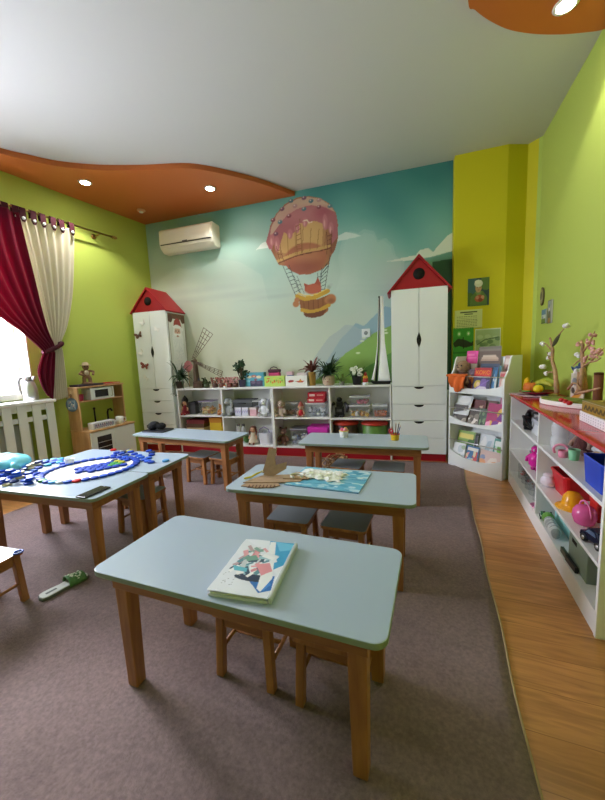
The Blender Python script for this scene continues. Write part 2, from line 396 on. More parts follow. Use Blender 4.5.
    blob(300, 214, 18, 7, '#c98a8a', .5, .6); blob(322, 212, 8, 5, '#a8505e', .5, .6)
    for x, y, ry in ((277, 244, 8), (272, 240, 6), (290, 234, 5), (325, 222, 8), (331, 228, 6), (305, 222, 5), (297, 228, 5)): blob(x, y, 2.6, ry, '#c07a80', 1, .15); blob(x-.6, y+1.5, .9, ry*.5, '#e4b3ac', .7, .4)
    for i, (x, y) in enumerate(((273, 220), (280, 222), (282, 209), (291, 201), (295, 206), (289, 216), (304, 209), (304, 198), (311, 201), (319, 200), (319, 207), (330, 206), (276, 234))):
        blob(x, y, 2.4, 2.0, ['#8d4f58', '#5d7f86', '#7f5368', '#4f6f7c', '#b58a8a'][i % 5], 1, .1); blob(x-.6, y-.7, .8, .7, '#e7d6cf', .9, .3)
    line([(303, 221), (307, 220), (309, 223), (312, 222)], .012, '#e8d3bc')
    # ladders and ropes
    def ladder(a, b, c, d, n, col, w=.007):
        line([a, b], w, col); line([c, d], w, col)
        for i in range(1, n):
            k = i/n; line([(a[0]+(b[0]-a[0])*k, a[1]+(b[1]-a[1])*k), (c[0]+(d[0]-c[0])*k, c[1]+(d[1]-c[1])*k)], w, col)
    ladder((296, 222), (297, 254), (300, 219), (302, 253), 7, '#8a5a34'); ladder((276, 246), (280, 262), (280, 247), (284, 262), 4, '#7a4a30')
    ladder((327, 232), (327, 254), (332, 230), (331, 252), 5, '#6e3d34')
    ladder((283, 266), (296, 296), (289, 265), (300, 294), 8, '#3d4a48'); ladder((294, 276), (301, 294), (297, 276), (304, 293), 4, '#55625e', .006)
    ladder((322, 268), (319, 293), (330, 256), (324, 294), 8, '#3d4a48'); ladder((318, 272), (316, 291), (321, 272), (320, 291), 4, '#55625e', .006)
    # basket with its little orange passenger
    poly([(305, 291), (304, 283), (309, 285), (315, 283), (318, 277), (321, 285), (321, 293)], '#a9533f'); blob(313, 289, 8, 5, '#b96148', 1, .15)
    poly([(298, 296), (301, 310), (305, 315), (313, 318), (322, 316), (328, 311), (330, 294), (318, 299), (306, 299)], '#94603a')
    for i in range(5): line([(303+i*5, 298), (305+i*4.6, 314)], .007, '#6c4126', .8)
    line([(297, 296), (305, 299), (316, 297), (328, 291)], .05, '#c9a03a'); line([(302, 310), (311, 312), (320, 310), (329, 305)], .045, '#c49a38')
    poly([(303, 314), (313, 313), (327, 309), (322, 316), (313, 318), (306, 317)], '#6c3f2a', .9)
    line([(298, 293), (306, 296), (317, 294), (327, 289)], .012, '#e3c766')
    for x, y, r in ((296, 304, 3.2), (297, 300, 2.6), (331, 299, 5), (328, 300, 3.5)): blob(x, y, r, r*1.0, '#b5794f', 1, .12)
    blob(331, 301, 3.5, 2.5, '#7d4f33', .6, .5); blob(329, 287, 2, 2, '#9fb0a0', .9, .3); blob(331, 285, 1.6, 1.6, '#b7c8c2', .9, .3)
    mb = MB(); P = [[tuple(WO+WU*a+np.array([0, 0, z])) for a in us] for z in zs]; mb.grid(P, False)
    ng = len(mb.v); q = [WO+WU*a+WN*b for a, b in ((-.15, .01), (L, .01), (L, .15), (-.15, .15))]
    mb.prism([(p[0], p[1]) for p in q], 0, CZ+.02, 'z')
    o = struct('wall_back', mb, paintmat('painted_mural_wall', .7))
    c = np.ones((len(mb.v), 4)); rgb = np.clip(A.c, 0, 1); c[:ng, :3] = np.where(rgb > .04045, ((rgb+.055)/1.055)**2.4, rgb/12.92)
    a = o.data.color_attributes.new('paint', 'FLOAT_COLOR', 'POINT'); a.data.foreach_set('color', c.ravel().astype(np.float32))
mural()

M_lime = mat('lime_wall_paint', '#b7c95c', rough=.75, bump=.05, bscale=120)
M_yel = mat('yellow_wall_paint', '#d2c81c', rough=.7, bump=.05, bscale=120)
M_ceil = mat('white_ceiling_paint', '#cbcbc8', rough=.85)
M_orange = mat('orange_ceiling_paint', '#c46a32', rough=.45)
M_frame = mat('white_window_plastic', '#f0f1f1', rough=.35)
struct('wall_pillar', MB().prism([(.158, 4.30), (.172, 4.164), (.657, 4.182), (.657, 4.30)], 0, CZ+.02, 'z'), M_yel)
struct('wall_alcove', MB().prism([(.657, 4.30), (.657, 4.182), (.841, 4.27), (.915, 4.199), (1.1, 4.30)], 0, CZ+.02, 'z'), M_yel)
struct('wall_right', MB().prism([(.915, 4.199), (.942, 4.173), (.980, 3.1), (.985, -2.75), (1.12, -2.75), (1.12, 4.30)], 0, CZ+.02, 'z'), M_lime)
struct('wall_front', MB().bb((-4.9, -2.87, 0), (1.12, -2.75, CZ+.02)), M_lime)
WINS = [(1.64, 3.34)]; WZ0, WZ1 = .87, 2.62
lwm = MB(); lwm.X = LX
prev = -.1
for a, b in WINS+[(6.95, 6.95)]:
    lwm.bb((prev, -.3, 0), (a, 0, CZ+.02)); prev = b
    if b > a: lwm.bb((a, -.3, 0), (b, 0, WZ0)); lwm.bb((a, -.3, WZ1), (b, 0, CZ+.02))
struct('wall_left', lwm, M_lime)
for k, (a, b) in enumerate(WINS):
    w = tag(thing('window_%d' % (k+1), None, None), kind='structure')
    f = MB(); f.X = LX
    for x0, x1, z0, z1 in ((a, a+.07, WZ0, WZ1), (b-.07, b, WZ0, WZ1), (a+.07, b-.07, WZ0, WZ0+.07), (a+.07, b-.07, WZ1-.07, WZ1), ((a+b)/2-.045, (a+b)/2+.045, WZ0+.07, WZ1-.07)):
        f.bb((x0, -.26, z0), (x1, -.2, z1))
    f.build('window_frame', M_frame, w, bevel=.004)
    g = MB(); g.X = LX; g.bb((a+.06, -.235, WZ0+.06), (b-.06, -.23, WZ1-.06)); g.build('window_pane', M_glass, w)
    rv = MB(); rv.X = LX
    for x0, x1, z0, z1 in ((a-.001, a+.012, WZ0, WZ1), (b-.012, b+.001, WZ0, WZ1), (a, b, WZ1-.012, WZ1+.001)): rv.bb((x0, -.2, z0), (x1, .002, z1))
    rv.build('window_reveal', mat('cream_reveal', '#e9e4cc', rough=.7), w)
    s = MB(); s.X = LX; s.bb((a-.12, -.2, WZ0-.035), (b+.1, .17, WZ0)); s.build('window_sill', M_frame, w, bevel=.008)
    L_ = bpy.data.lights.new('window_daylight_portal', 'AREA'); L_.shape = 'RECTANGLE'; L_.size = b-a; L_.size_y = WZ1-WZ0; L_.cycles.is_portal = True
    lo = bpy.data.objects.new('window_daylight_portal', L_); COL.objects.link(lo)
    lo.matrix_world = Matrix.Translation(LX @ Vector(((a+b)/2, -.29, (WZ0+WZ1)/2))) @ Vector(LN).to_track_quat('-Z', 'Z').to_matrix().to_4x4()
struct('ceiling', MB().bb((-4.9, -2.9, CZ), (1.2, 4.6, CZ+.1)), M_ceil)
def smooth_curve(pts, n=5):
    out = []
    for i in range(len(pts)-1):
        p0, p1, p2, p3 = [np.array(pts[max(0, min(len(pts)-1, j))]) for j in (i-1, i, i+1, i+2)]
        for k in range(n):
            t = k/n; out.append(tuple(.5*((2*p1)+(-p0+p2)*t+(2*p0-5*p1+4*p2-p3)*t*t+(-p0+3*p1-3*p2+p3)*t**3)))
    return out+[tuple(pts[-1])]
OZ = 3.135
edge = smooth_curve([(-4.06, 1.35), (-3.85, 1.75)]+[tuple(atz(x, y, OZ)[:2]) for x, y in ((0, 153.5), (30, 160.5), (60, 166.5), (100, 170), (145, 170), (190, 168.5), (230, 175.5), (262, 184), (283, 191.5))]+[(-1.60, 4.14)])
struct('ceiling_orange_wave', MB().prism(edge+[(-3.83, 3.99), (-4.09, 1.4)], OZ, CZ+.005, 'z'), M_orange)
edge2 = smooth_curve([(.35, .7), (.2, 1.3), (.12, 1.9)]+[tuple(atz(x, y, OZ)[:2]) for x, y in ((468, 0), (475, 10), (490, 21), (510, 30), (535, 34), (560, 34.5), (580, 33), (600, 30.5))]+[(.99, 2.94)])
struct('ceiling_orange_island', MB().prism(edge2+[(.985, .7)], OZ, CZ+.005, 'z'), M_orange)

# ---- lamps and fittings on the ceiling
M_lamp = mat('lit_lamp', '#fff6e6', emit=40); M_ring = mat('white_ring', '#e6e2d8', rough=.4)
for (x, y), lab in (((85, 182), 'round downlight glowing in the orange ceiling wave near the curtain rod'), ((210, 188), 'round downlight glowing in the orange ceiling wave above the air conditioner'), ((566, 4), 'round downlight glowing in the orange ceiling piece over the right wall')):
    p = atz(x, y, OZ); t = thing('ceiling_downlight', lab, 'ceiling light', (p[0], p[1], OZ), group='ceiling downlights')
    MB().lathe([(.062, 0), (.066, -.006), (.05, -.012), (.045, -.006), (.045, 0)]).build('trim_ring', M_ring, t)
    MB().lathe([(.044, -.001), (.042, -.009), (.02, -.012)]).build('lamp_glass', M_lamp, t)
    L_ = bpy.data.lights.new('downlight_beam', 'SPOT'); L_.energy = 20 if x < 100 else 11; L_.color = (1, .965, .9); L_.spot_size = R(122); L_.spot_blend = .35; L_.shadow_soft_size = .04
    lo = bpy.data.objects.new('downlight_beam', L_); COL.objects.link(lo); lo.location = (p[0], p[1], OZ-.03)
p = atz(141, 210, OZ); t = thing('smoke_detector', 'small round unlit fitting on the orange ceiling wave near the room corner', 'smoke detector', (p[0], p[1], OZ))
MB().lathe([(.05, 0), (.05, -.012), (.04, -.02)]).build('base', mat('orange_white', '#d9a27c', rough=.5), t); MB().lathe([(.026, -.019), (.022, -.032), (.008, -.036)]).build('sensor_dome', M_ring, t)

# ---- air conditioner
s0, s1 = wal(158, 229, .2)[0], wal(211.5, 222, .2)[0]; z0, z1 = 2.655, 2.945
t = thing('air_conditioner', 'white split air conditioner mounted high on the mural wall under the orange ceiling', 'air conditioner', WO+WU*((s0+s1)/2)-WN*.002+np.array([0, 0, z0]), TW)
w = s1-s0; hh = z1-z0
MB().prism([(-.005, .02), (-.005, hh), (-.17, hh), (-.2, hh-.02), (-.205, .10), (-.185, .05), (-.13, 0), (-.03, 0)], -w/2, w/2, 'x').build('casing', mat('cream_casing', '#e8e2d2', rough=.35), t, bevel=.012, seg=3)
MB().bb((-w/2+.02, -.212, .095), (w/2-.02, -.2, hh-.03)).build('front_panel', mat('cream_casing', '#e8e2d2'), t, bevel=.006)
MB().box((0, -.208, .088), (w-.05, .01, .008)).build('panel_seam', M_black, t)
fl = MB(); fl.box((0, -.168, .032), (w-.09, .075, .008), rot=Euler((R(-42), 0, 0))); fl.build('air_flap', mat('cream_casing', '#e8e2d2'), t, bevel=.002)
MB().box((0, -.213, .102), (.07, .004, .012)).build('brand_mark', mat('grey_mark', '#55565a', rough=.4), t)

# ---- socket
s, z = wal(366, 333); t = thing('wall_socket', 'white wall socket on the painted green hill of the mural', 'wall socket', WO+WU*s-WN*.001+np.array([0, 0, z-.05]), TW)
MB().box((0, -.006, .05), (.1, .012, .1)).build('plate', M_cab, t, bevel=.004); MB().cyl((0, -.006, .05), (0, -.0135, .05), .024, n=20).build('insert', mat('grey_insert', '#8f9799', rough=.5), t)
# ================================================================ FURNITURE
def leafshape(w, h, n=10): return [(w/2*math.sin(PI*i/n)**1.2, -h/2+h*i/n) for i in range(n+1)]+[(-w/2*math.sin(PI*i/n)**1.2, h/2-h*i/n) for i in range(1, n)]
def halfmoon(w, h, n=10): return [(w/2*math.cos(PI+PI*i/n), h*math.sin(PI+PI*i/n)) for i in range(n+1)]
def wardrobe(s0, w, d, h, peak, zs, label, hole=.055, n_h=3, e=.04):
    t = thing('wardrobe', label, 'wardrobe', fw(s0, 0, 0), TF)
    MB().bb((0, .02, .085), (w, d, h)).build('carcass', M_cab, t, bevel=.002)
    tag(MB().bb((.005, .03, 0), (w-.005, d-.02, .085)).build('plinth', M_red, t), 'red plinth at the foot of the wardrobe')
    g = .0025
    for k in range(2):
        x0 = k*w/2
        dr = MB().bb((x0+g, 0, zs[0]+g), (x0+w/2-g, .018, h)).build('door', M_cab, t, bevel=.0015)
        zc = (zs[0]+h)/2-.02
        hf = [p for p in leafshape(.045, .16) if (p[0] <= 1e-6 if k == 0 else p[0] >= -1e-6)]
        c = MB(); c.prism([(w/2+p[0]+(-.0005 if k == 0 else .0005), zc+p[1]) for p in hf], -.0015, .004); c.build('handle_cutout', M_gap, dr)
    for i in range(len(zs)-1):
        dr = MB().bb((g, 0, zs[i+1]+g), (w-g, .018, zs[i]-g)).build('drawer', M_cab, t, bevel=.0015)
        if i < n_h:
            c = MB(); c.prism([(w/2+p[0], zs[i]-g-.004+p[1]) for p in halfmoon(.1, .026)], -.0015, .004); c.build('handle_cutout', M_gap, dr)
    rz = h+.002
    r = MB().prism([(-.01, rz), (w+.01, rz), (w/2, peak-.02)], .0, d).build('roof_gable', M_red, t)
    c = MB(); c.cyl((w/2, -.002, rz+.42*(peak-rz)), (w/2, .01, rz+.42*(peak-rz)), hole, n=28); c.build('round_hole', M_gap, r)
    k = (peak-rz)/(w/2)
    for sg in (-1, 1):
        b = MB(); x = w/2+sg*(w/2+e)
        b.prism([(w/2, peak), (x, rz-e*k+.02), (x-sg*.012, rz-e*k-.012+.02), (w/2, peak-.03)], -.02, d+.005)
        b.build('roof_board', M_red, t, bevel=.002)
    return t
ward_l = wardrobe(-.576, .524, .385, 1.872, 2.18, [.86, .70, .535, .37, .09], 'white wardrobe with red house roof and paper butterflies, in the corner by the green wall', .055, e=.024)
ward_r = wardrobe(2.752, .562, .32, 1.852, 2.19, [.833, .637, .455, .264, .085], 'plain white wardrobe with red house roof, between the shelves and the yellow pillar', .058)

def shelf_unit(xs, label, mids):
    x0, x1 = xs[0], xs[-1]; d = .33; T = .853
    t = thing('shelf_unit', label, 'shelf', fw(x0, 0, 0), TF, 'white toy shelves along the mural wall')
    MB().bb((0, -.004, T-.02), (x1-x0, d, T)).build('top_board', M_shelf, t, bevel=.002)
    for i, x in enumerate(xs):
        o = 0 if i == 0 else (-.018 if i == len(xs)-1 else -.009)
        MB().bb((x-x0+o, 0, 0 if i != 1 else .118), (x-x0+o+.018, d-.006, T-.0205)).build('side_panel' if i != 1 else 'divider', M_shelf, t, bevel=.0015)
    for i in range(len(xs)-1):
        a, b = xs[i]-x0+(.0185 if i == 0 else .0095), xs[i+1]-x0-(.0095 if i < len(xs)-2 else .0185)
        MB().bb((a, .004, mids[i]-.018), (b, d-.006, mids[i])).build('shelf_board', M_shelf, t, bevel=.0015)
    MB().bb((.0185, .004, .1), (x1-x0-.0185, d-.006, .118)).build('bottom_board', M_shelf, t, bevel=.0015)
    MB().bb((.0185, d-.0055, .1), (x1-x0-.0185, d, T-.0205)).build('back_panel', M_shelf, t)
    tag(MB().bb((.0185, .006, .0), (x1-x0-.0185, .024, .0995)).build('plinth', M_red, t), 'red plinth board at the foot of the shelf')
SH = [0, .655, 1.338, 2.051, 2.745]
MZ = [.497, .485, .478, .474]
shelf_unit(SH[:3], 'white two-bay toy shelf beside the corner wardrobe, windmill and spider plant on top', MZ[:2])
shelf_unit(SH[2:], 'white two-bay toy shelf beside the plain wardrobe, gold vase and sailboat on top', MZ[2:])

# ---- book rack
RA = R(-42)
rack = thing('book_rack', 'white three-tier book rack with curved lips standing before the yellow pillar', 'book rack', (.560, 3.435, 0), RA)
RX = Matrix.Translation(Vector((.560, 3.435, 0))) @ Matrix.Rotation(RA, 4, 'Z')
RW_, RD = .585, .25
prof = [(0, 0), (0, .89), (.008, .93), (.03, .965), (.055, 1.0), (.07, 1.05), (.085, 1.1), (.105, 1.13), (RD, 1.13), (RD, 0)]
for x in (-RW_, -.016):
    m = MB(); m.prism(prof, x, x+.016, 'x'); m.build('side_panel', M_cab, rack, bevel=.002)
MB().bb((-RW_+.0165, RD-.008, .02), (-.0165, RD, 1.12)).build('back_panel', M_cab, rack)
RTIER = [(.775, .865, .822), (.455, .53, .478), (.03, .175, .112)]
for zb, ze, zc in RTIER:
    n = 16; top = [(-.0165-(RW_-.033)*i/n, zc+(ze-zc)*abs(2*i/n-1)**2.2) for i in range(n+1)]
    m = MB(); m.prism([(-RW_+.0165, zb-.005 if zb > .1 else 0), (-.0165, zb-.005 if zb > .1 else 0)]+top, 0, .016); m.build('tier_lip', M_cab, rack, bevel=.002)
    MB().bb((-RW_+.0165, .0165, zb), (-.0165, RD-.0085, zb+.014)).build('tier_board', M_cab, rack)
for z in (.94, .62, .285):
    m = MB(); m.cyl((-RW_+.005, -.004, z), (-.005, -.004, z), .005, n=10); m.build('retaining_rod', M_chrome, rack)

# ---- long toy shelf on the right
X0, X1, Y0, Y1, YD = .614, .955, 1.605, 3.44, 2.555
ts = thing('toy_shelf', 'long low white toy shelf with glossy red top along the right green wall', 'shelf', ((X0+X1)/2, (Y0+Y1)/2, 0))
def W(m, name, mt, **k): return m.build(name, mt, ts, world=True, **k)
tag(W(MB().bb((X0-.012, Y0-.012, .783), (X1, Y1+.012, .803)), 'top_board', M_redtop, bevel=.004), 'glossy red top of the white shelf')
nz = .012
e1 = W(MB().bb((X0, Y0, 0), (X1, Y0+.02, .7825)), 'end_panel', M_shelf, bevel=.002)
for z in (.06, .70):
    m = MB(); m.cyl((X0+.04, Y0+.001, z), (X0+.04, Y0-.002, z), .007, n=10); W(m, 'screw_cap', M_black).parent = ts
W(MB().bb((X0, Y1-.02, 0), (X1, Y1, .7825)), 'end_panel', M_shelf, bevel=.002)
W(MB().bb((X0, YD-.01, .1055), (X1-.008, YD+.01, .7825)), 'divider', M_shelf, bevel=.0015)
RZ = [.105, .315, .575]
for a, b in ((Y0+.0205, YD-.0105), (YD+.0105, Y1-.0205)):
    for z in RZ[1:]: W(MB().bb((X0+.002, a, z-.018), (X1-.008, b, z)), 'shelf_board', M_shelf, bevel=.0015)
W(MB().bb((X0+.002, Y0+.0205, .087), (X1-.008, Y1-.0205, .105)), 'bottom_board', M_shelf, bevel=.0015)
W(MB().bb((X0+.004, Y0+.0205, .0), (X0+.02, Y1-.0205, .0865)), 'plinth', M_shelf)
W(MB().bb((X1-.0075, Y0+.0205, .087), (X1-.001, Y1-.0205, .7825)), 'back_panel', M_shelf)

# ---- tables and stools
def rrect(L, D, r, n=6):
    out = []
    for cx, cy, a in ((L/2-r, D/2-r, 0), (-L/2+r, D/2-r, 90), (-L/2+r, -D/2+r, 180), (L/2-r, -D/2+r, 270)):
        out += [(cx+r*math.cos(R(a+90*i/n)), cy+r*math.sin(R(a+90*i/n))) for i in range(n+1)]
    return out
def slab(L, D, r, z0, z1):
    m = MB(); p = rrect(L, D, r); m.prism(p, z0, z1, 'z'); m.mi = [0, 0]+[1]*len(p); return m
CF = .006; TH = .488
def table(cx, cy, L, D, rz, label, inx=.058, iny=.042, r=.04):
    t = thing('table', label, 'table', (cx, cy, CF), rz, 'low tables of the classroom')
    TH = .488-CF
    slab(L, D, r, TH-.02, TH).build('tabletop', [M_lam, M_lamedge], t, bevel=.003)
    q = .056
    for sx in (-1, 1):
        for sy in (-1, 1):
            x, y = sx*(L/2-inx-q/2), sy*(D/2-iny-q/2)
            m = MB(); a, b = q/2, q/2-.006
            m._add([(x+i*b, y+j*b, .0) for i, j in ((-1, -1), (1, -1), (1, 1), (-1, 1))]+[(x+i*a, y+j*a, TH-.0205) for i, j in ((-1, -1), (1, -1), (1, 1), (-1, 1))],
                   [(3, 2, 1, 0), (4, 5, 6, 7), (0, 1, 5, 4), (1, 2, 6, 5), (2, 3, 7, 6), (3, 0, 4, 7)])
            m.build('leg', M_leg, t, bevel=.004)
    X, Y = L/2-inx+.003, D/2-iny+.003
    for s in (-1, 1):
        MB().box((0, s*(Y-.011), TH-.0205-.031), (2*X, .0215, .062)).build('rail', M_apron, t, bevel=.002)
        m = MB(); m.box((s*(X-.011), 0, TH-.0205-.031), (.0215, 2*Y-.045, .062)); m.build('rail', M_apron, t, bevel=.002)
    return t
table(-.622, .990, 1.027, .447, 0, 'nearest pale blue table, with the paper collage envelope on it')
table(-.606, 1.800, 1.027, .45, R(3), 'pale blue table with cardboard cut-outs and a snowy picture sheet on it')
table(-.571, 2.81, 1.034, .41, R(3.5), 'pale blue table with two small pots on it, before the plain wardrobe')
table(-2.30, 2.72, 1.20, .37, R(-3), 'pale blue table with a black bundle on a dark tray, before the corner wardrobe')
table(-2.225, 1.406, 1.0, .434, R(4), 'pale blue table with the black phone at its corner, pushed against a twin table')
table(-2.262, 1.846, 1.0, .440, R(4), 'pale blue table by the play kitchen, carrying the far half of the cap picture')
SHT = .275
ST = SHT-CF
def stool_proto(label, loc, rz, L=.255, D=.25):
    t = thing('stool', label, 'stool', loc, rz, 'small grey-topped stools')
    slab(L, D, .02, ST-.018, ST).build('seat', [M_seat, M_leg], t, bevel=.002)
    q = .03
    for sx in (-1, 1):
        for sy in (-1, 1):
            m = MB(); m.bar((sx*(L/2-.03), sy*(D/2-.03), ST-.0185), (sx*(L/2-.02), sy*(D/2-.02), 0), q, q, (0, 1, 0)); m.build('leg', M_leg, t, bevel=.003)
    for s in (-1, 1):
        MB().box((0, s*(D/2-.03), ST-.018-.025), (L-.095, .016, .045)).build('rail', M_apron, t)
        MB().box((s*(L/2-.03), 0, ST-.018-.025), (.016, D-.095, .045)).build('rail', M_apron, t)
        m = MB(); m.cyl((s*(L/2-.022), -D/2+.03, .10), (s*(L/2-.022), D/2-.03, .10), .008, n=8); m.build('stretcher', M_leg, t)
    m = MB(); m.cyl((-L/2+.03, 0, .10), (L/2-.03, 0, .10), .008, n=8); m.build('stretcher', M_leg, t)
    return t
sp = stool_proto('grey-topped stool on the left under the nearest table', (-.655, 1.075, CF), 0)
for x, y, rz, lab in ((-.325, 1.065, 0, 'grey-topped stool on the right under the nearest table'),
                      (-.795, 1.80, R(2), 'grey-topped stool on the left under the table of cardboard cut-outs'),
                      (-.465, 1.81, R(-1), 'grey-topped stool on the right under the table of cardboard cut-outs'),
                      (-.70, 2.79, R(-2), 'grey-topped stool on the left under the table with two pots'),
                      (-.36, 2.80, R(3), 'grey-topped stool on the right under the table with two pots'),
                      (-2.19, 2.76, R(-4), 'left grey-topped stool under the table before the corner wardrobe'),
                      (-1.91, 2.77, R(-6), 'right grey-topped stool under the table before the corner wardrobe'),
                      (-2.00, 1.80, R(5), 'grey-topped stool pulled under the far table of the twin tables'),
                      (-2.30, 2.10, R(-3), 'grey-topped stool on the window side of the twin tables')):
    c = copy_tree(sp); c.location = (x, y, CF); c.rotation_euler = (0, 0, rz); c['label'] = lab
c = copy_tree(sp); c.location = (-2.09, .882, CF); c.rotation_euler = (0, 0, R(5)); c['label'] = 'pale stool alone on the carpet with a blue ring on its corner'
for ch in c.children:
    if ch.name.startswith('seat'):
        ch.data = ch.data.copy(); ch.data.materials[0] = M_lam

# ---- window sill side: radiator cover, curtains
t = thing('radiator_cover', 'white slatted wooden radiator cover under the window sill', 'radiator cover', LX @ Vector((2.4, 0, 0)), RL)
def Wl(m, name, mt, par, **k):
    m.X = None; m.v = [LX @ v for v in m.v]; return m.build(name, mt, par, world=True, **k)
a0, a1 = 1.54, 3.12
for z0, z1, n in ((.765, .83, 'rail'), (.66, .71, 'rail'), (.10, .17, 'rail')): Wl(MB().bb((a0, .118, z0), (a1, .134, z1)), n, M_cab, t, bevel=.003)
x = a0
while x < a1:
    Wl(MB().bb((x, .135, .03), (min(x+.078, a1), .150, .832)), 'slat', M_cab, t, bevel=.003); x += .128
Wl(MB().bb((a0, .004, .03), (a0+.016, .117, .832)), 'end_panel', M_cab, t, bevel=.003)
rd = thing('radiator', 'white ribbed radiator behind the slatted cover', 'radiator', LX @ Vector((2.4, 0, 0)), RL)
for k in range(12): Wl(MB().bb((1.75+k*.1, .03, .15), (1.83+k*.1, .085, .64)), 'rib', mat('radiator_grey', '#b9bcb8'), rd, bevel=.01)

def sheet(rows, off, pleats, amp, nu, nv, name, m, parent, ph=0., lean=0.):
    """a hanging cloth: rows of (left, right) points on the window wall, gathered where it narrows"""
    L = [np.array(lef(*a, off)) for a, b in rows]; Rr = [np.array(lef(*b, off)) for a, b in rows]
    Lc, Rc = smooth_curve(L, 8), smooth_curve(Rr, 8); P = []
    w0 = max(np.linalg.norm(np.array(a)-np.array(b)) for a, b in zip(Lc, Rc))
    for j in range(nv+1):
        k = j/nv*(len(Lc)-1); i = min(int(k), len(Lc)-2); fr = k-i
        l = np.array(Lc[i])*(1-fr)+np.array(Lc[i+1])*fr; r = np.array(Rc[i])*(1-fr)+np.array(Rc[i+1])*fr
        row = []
        for q in range(nu+1):
            u = q/nu; p = l+(r-l)*u; wv = math.sin(2*PI*pleats*u+ph+.4*math.sin(j/nv*5)); wv = math.copysign(abs(wv)**.8, wv)
            row.append(tuple(lw(p[0], off+lean*j/nv+amp*wv*(.55+.45*np.linalg.norm(l-r)/w0), p[1])))
        P.append(row)
    m_ = MB(); m_.grid(P); return m_.build(name, m, parent, world=True, solid=.003)
M_wh, M_bu, M_bd = cloth('ivory_cloth', '#f1ecdc', .4), cloth('burgundy_cloth', '#820d3a', .5), mat('burgundy_velvet', '#43061a', rough=.85)
rod_pts = [tuple(lef(x, y, .12)) for x, y in ((-40, 190), (0, 203), (118, 238.5))]
rs = (lef(112, 236.7, .12)); rz_ = lef(60, 221, .12)[1]
t = thing('curtain_rod', 'thin brass curtain rod high on the green wall over the window', 'curtain rod', lw(-1.6, 0, rz_))
m = MB(); m.cyl(lw(-3.3, .12, rz_), lw(rs[0], .12, rz_), .011, n=12); m.build('rod', M_brass, t, world=True)
m = MB(); m.cyl(lw(rs[0], .12, rz_), lw(rs[0]+.02, .12, rz_), .018, n=12); m.ball(lw(rs[0]+.04, .12, rz_), (.02, .03, .02)); m.build('finial', M_brass, t, world=True)
bx = lef(96, 233, .06)[0]
for s in (bx, -3.0):
    m = MB(); m.tube([lw(s, .001, rz_-.02), lw(s, .06, rz_-.022), lw(s, .12, rz_-.013)], .008, 8); m.cyl(lw(s, .001, rz_-.02), lw(s, .008, rz_-.02), .03, n=14); m.build('bracket', M_brass, t, world=True)
cw = thing('curtain', 'ivory curtain with burgundy tabs, tied back beside the window', 'curtain', lw(-1.5, .1, .85))
sheet([((10, 213), (74, 230.5)), ((22, 250), (73.5, 260)), ((33, 285), (72, 295)), ((43, 318), (67, 325)), ((50, 342), (61, 343)), ((51.5, 352), (63, 351)), ((52, 375), (66, 374)), ((53, 401), (68.5, 397))], .10, 7, .028, 110, 60, 'drape', M_wh, cw)
for x, y in ((4, 207), (14.5, 210), (21.5, 212), (32.5, 216), (42, 219), (52.5, 222.5), (61, 226), (71, 229)):
    p = lef(x, y, .12); P = []
    loop = [(.118, -.02), (.134, 0), (.12, .016), (.104, 0), (.118+.018, -.05), (.118+.02, -.105)]
    for o_, dz in [(.10, -.06), (.100, 0), (.105, .014), (.12, .018), (.135, .012), (.140, -.03), (.141, -.09), (.139, -.125)]:
        ww = .027 if dz > -.12 else .012
        P.append([tuple(lw(p[0]-ww, o_, rz_+dz)), tuple(lw(p[0]+ww, o_, rz_+dz))])
    m = MB(); m.grid(P, False); tb = m.build('tab', M_bd, cw, world=True, solid=.004)
    c0 = lw(p[0], .143, rz_-.09); m = MB(); m.cyl(c0, c0+Vector(LN)*.007, .016, n=12); b_ = m.build('button', M_cab, cw, world=True)
    b_.parent = tb
cb = thing('curtain', 'burgundy curtain swept sideways across the window into the tieback', 'curtain', lw(-1.9, .14, .9))
sheet([((-75, 175), (18, 213)), ((-62, 240), (25, 243)), ((-38, 283), (33, 275)), ((-8, 312), (41, 308)), ((18, 330), (48, 332)), ((40, 349), (54, 345)), ((43, 354), (54, 353))], .155, 6, .022, 110, 60, 'drape', M_bu, cb, ph=1.)
sheet([((43, 352), (55, 352)), ((39, 362), (54.5, 365)), ((37, 372), (54, 380)), ((41, 385), (53.5, 392)), ((46, 394), (53.5, 400))], .150, 3, .016, 50, 30, 'tail', M_bu, cb, ph=.4)
t = thing('curtain_tieback', 'dark burgundy tieback band around the two gathered curtains', 'tieback', lw(-1.5, .12, 1.4))
pts = [lw(*a) for a in ()]
l_, r_ = lef(46, 352, .16), lef(63, 343, .16)
lp = []
for k in range(20):
    a = 2*PI*k/20; u = (math.cos(a)+1)/2; lp.append(lw(l_[0]+(r_[0]-l_[0])*u, .125+.075*math.sin(a), l_[1]+(r_[1]-l_[1])*u))
m = MB(); m.tube(lp, .022, 8, closed=True); m.build('band', M_bd, t, world=True)
m = MB(); m.tube([lw(r_[0]-.02, .12, r_[1]), lw(r_[0]+.03, .06, r_[1]+.03), lw(r_[0]+.04, .003, r_[1]+.04)], .008, 8); m.build('cord', M_bd, t, world=True)

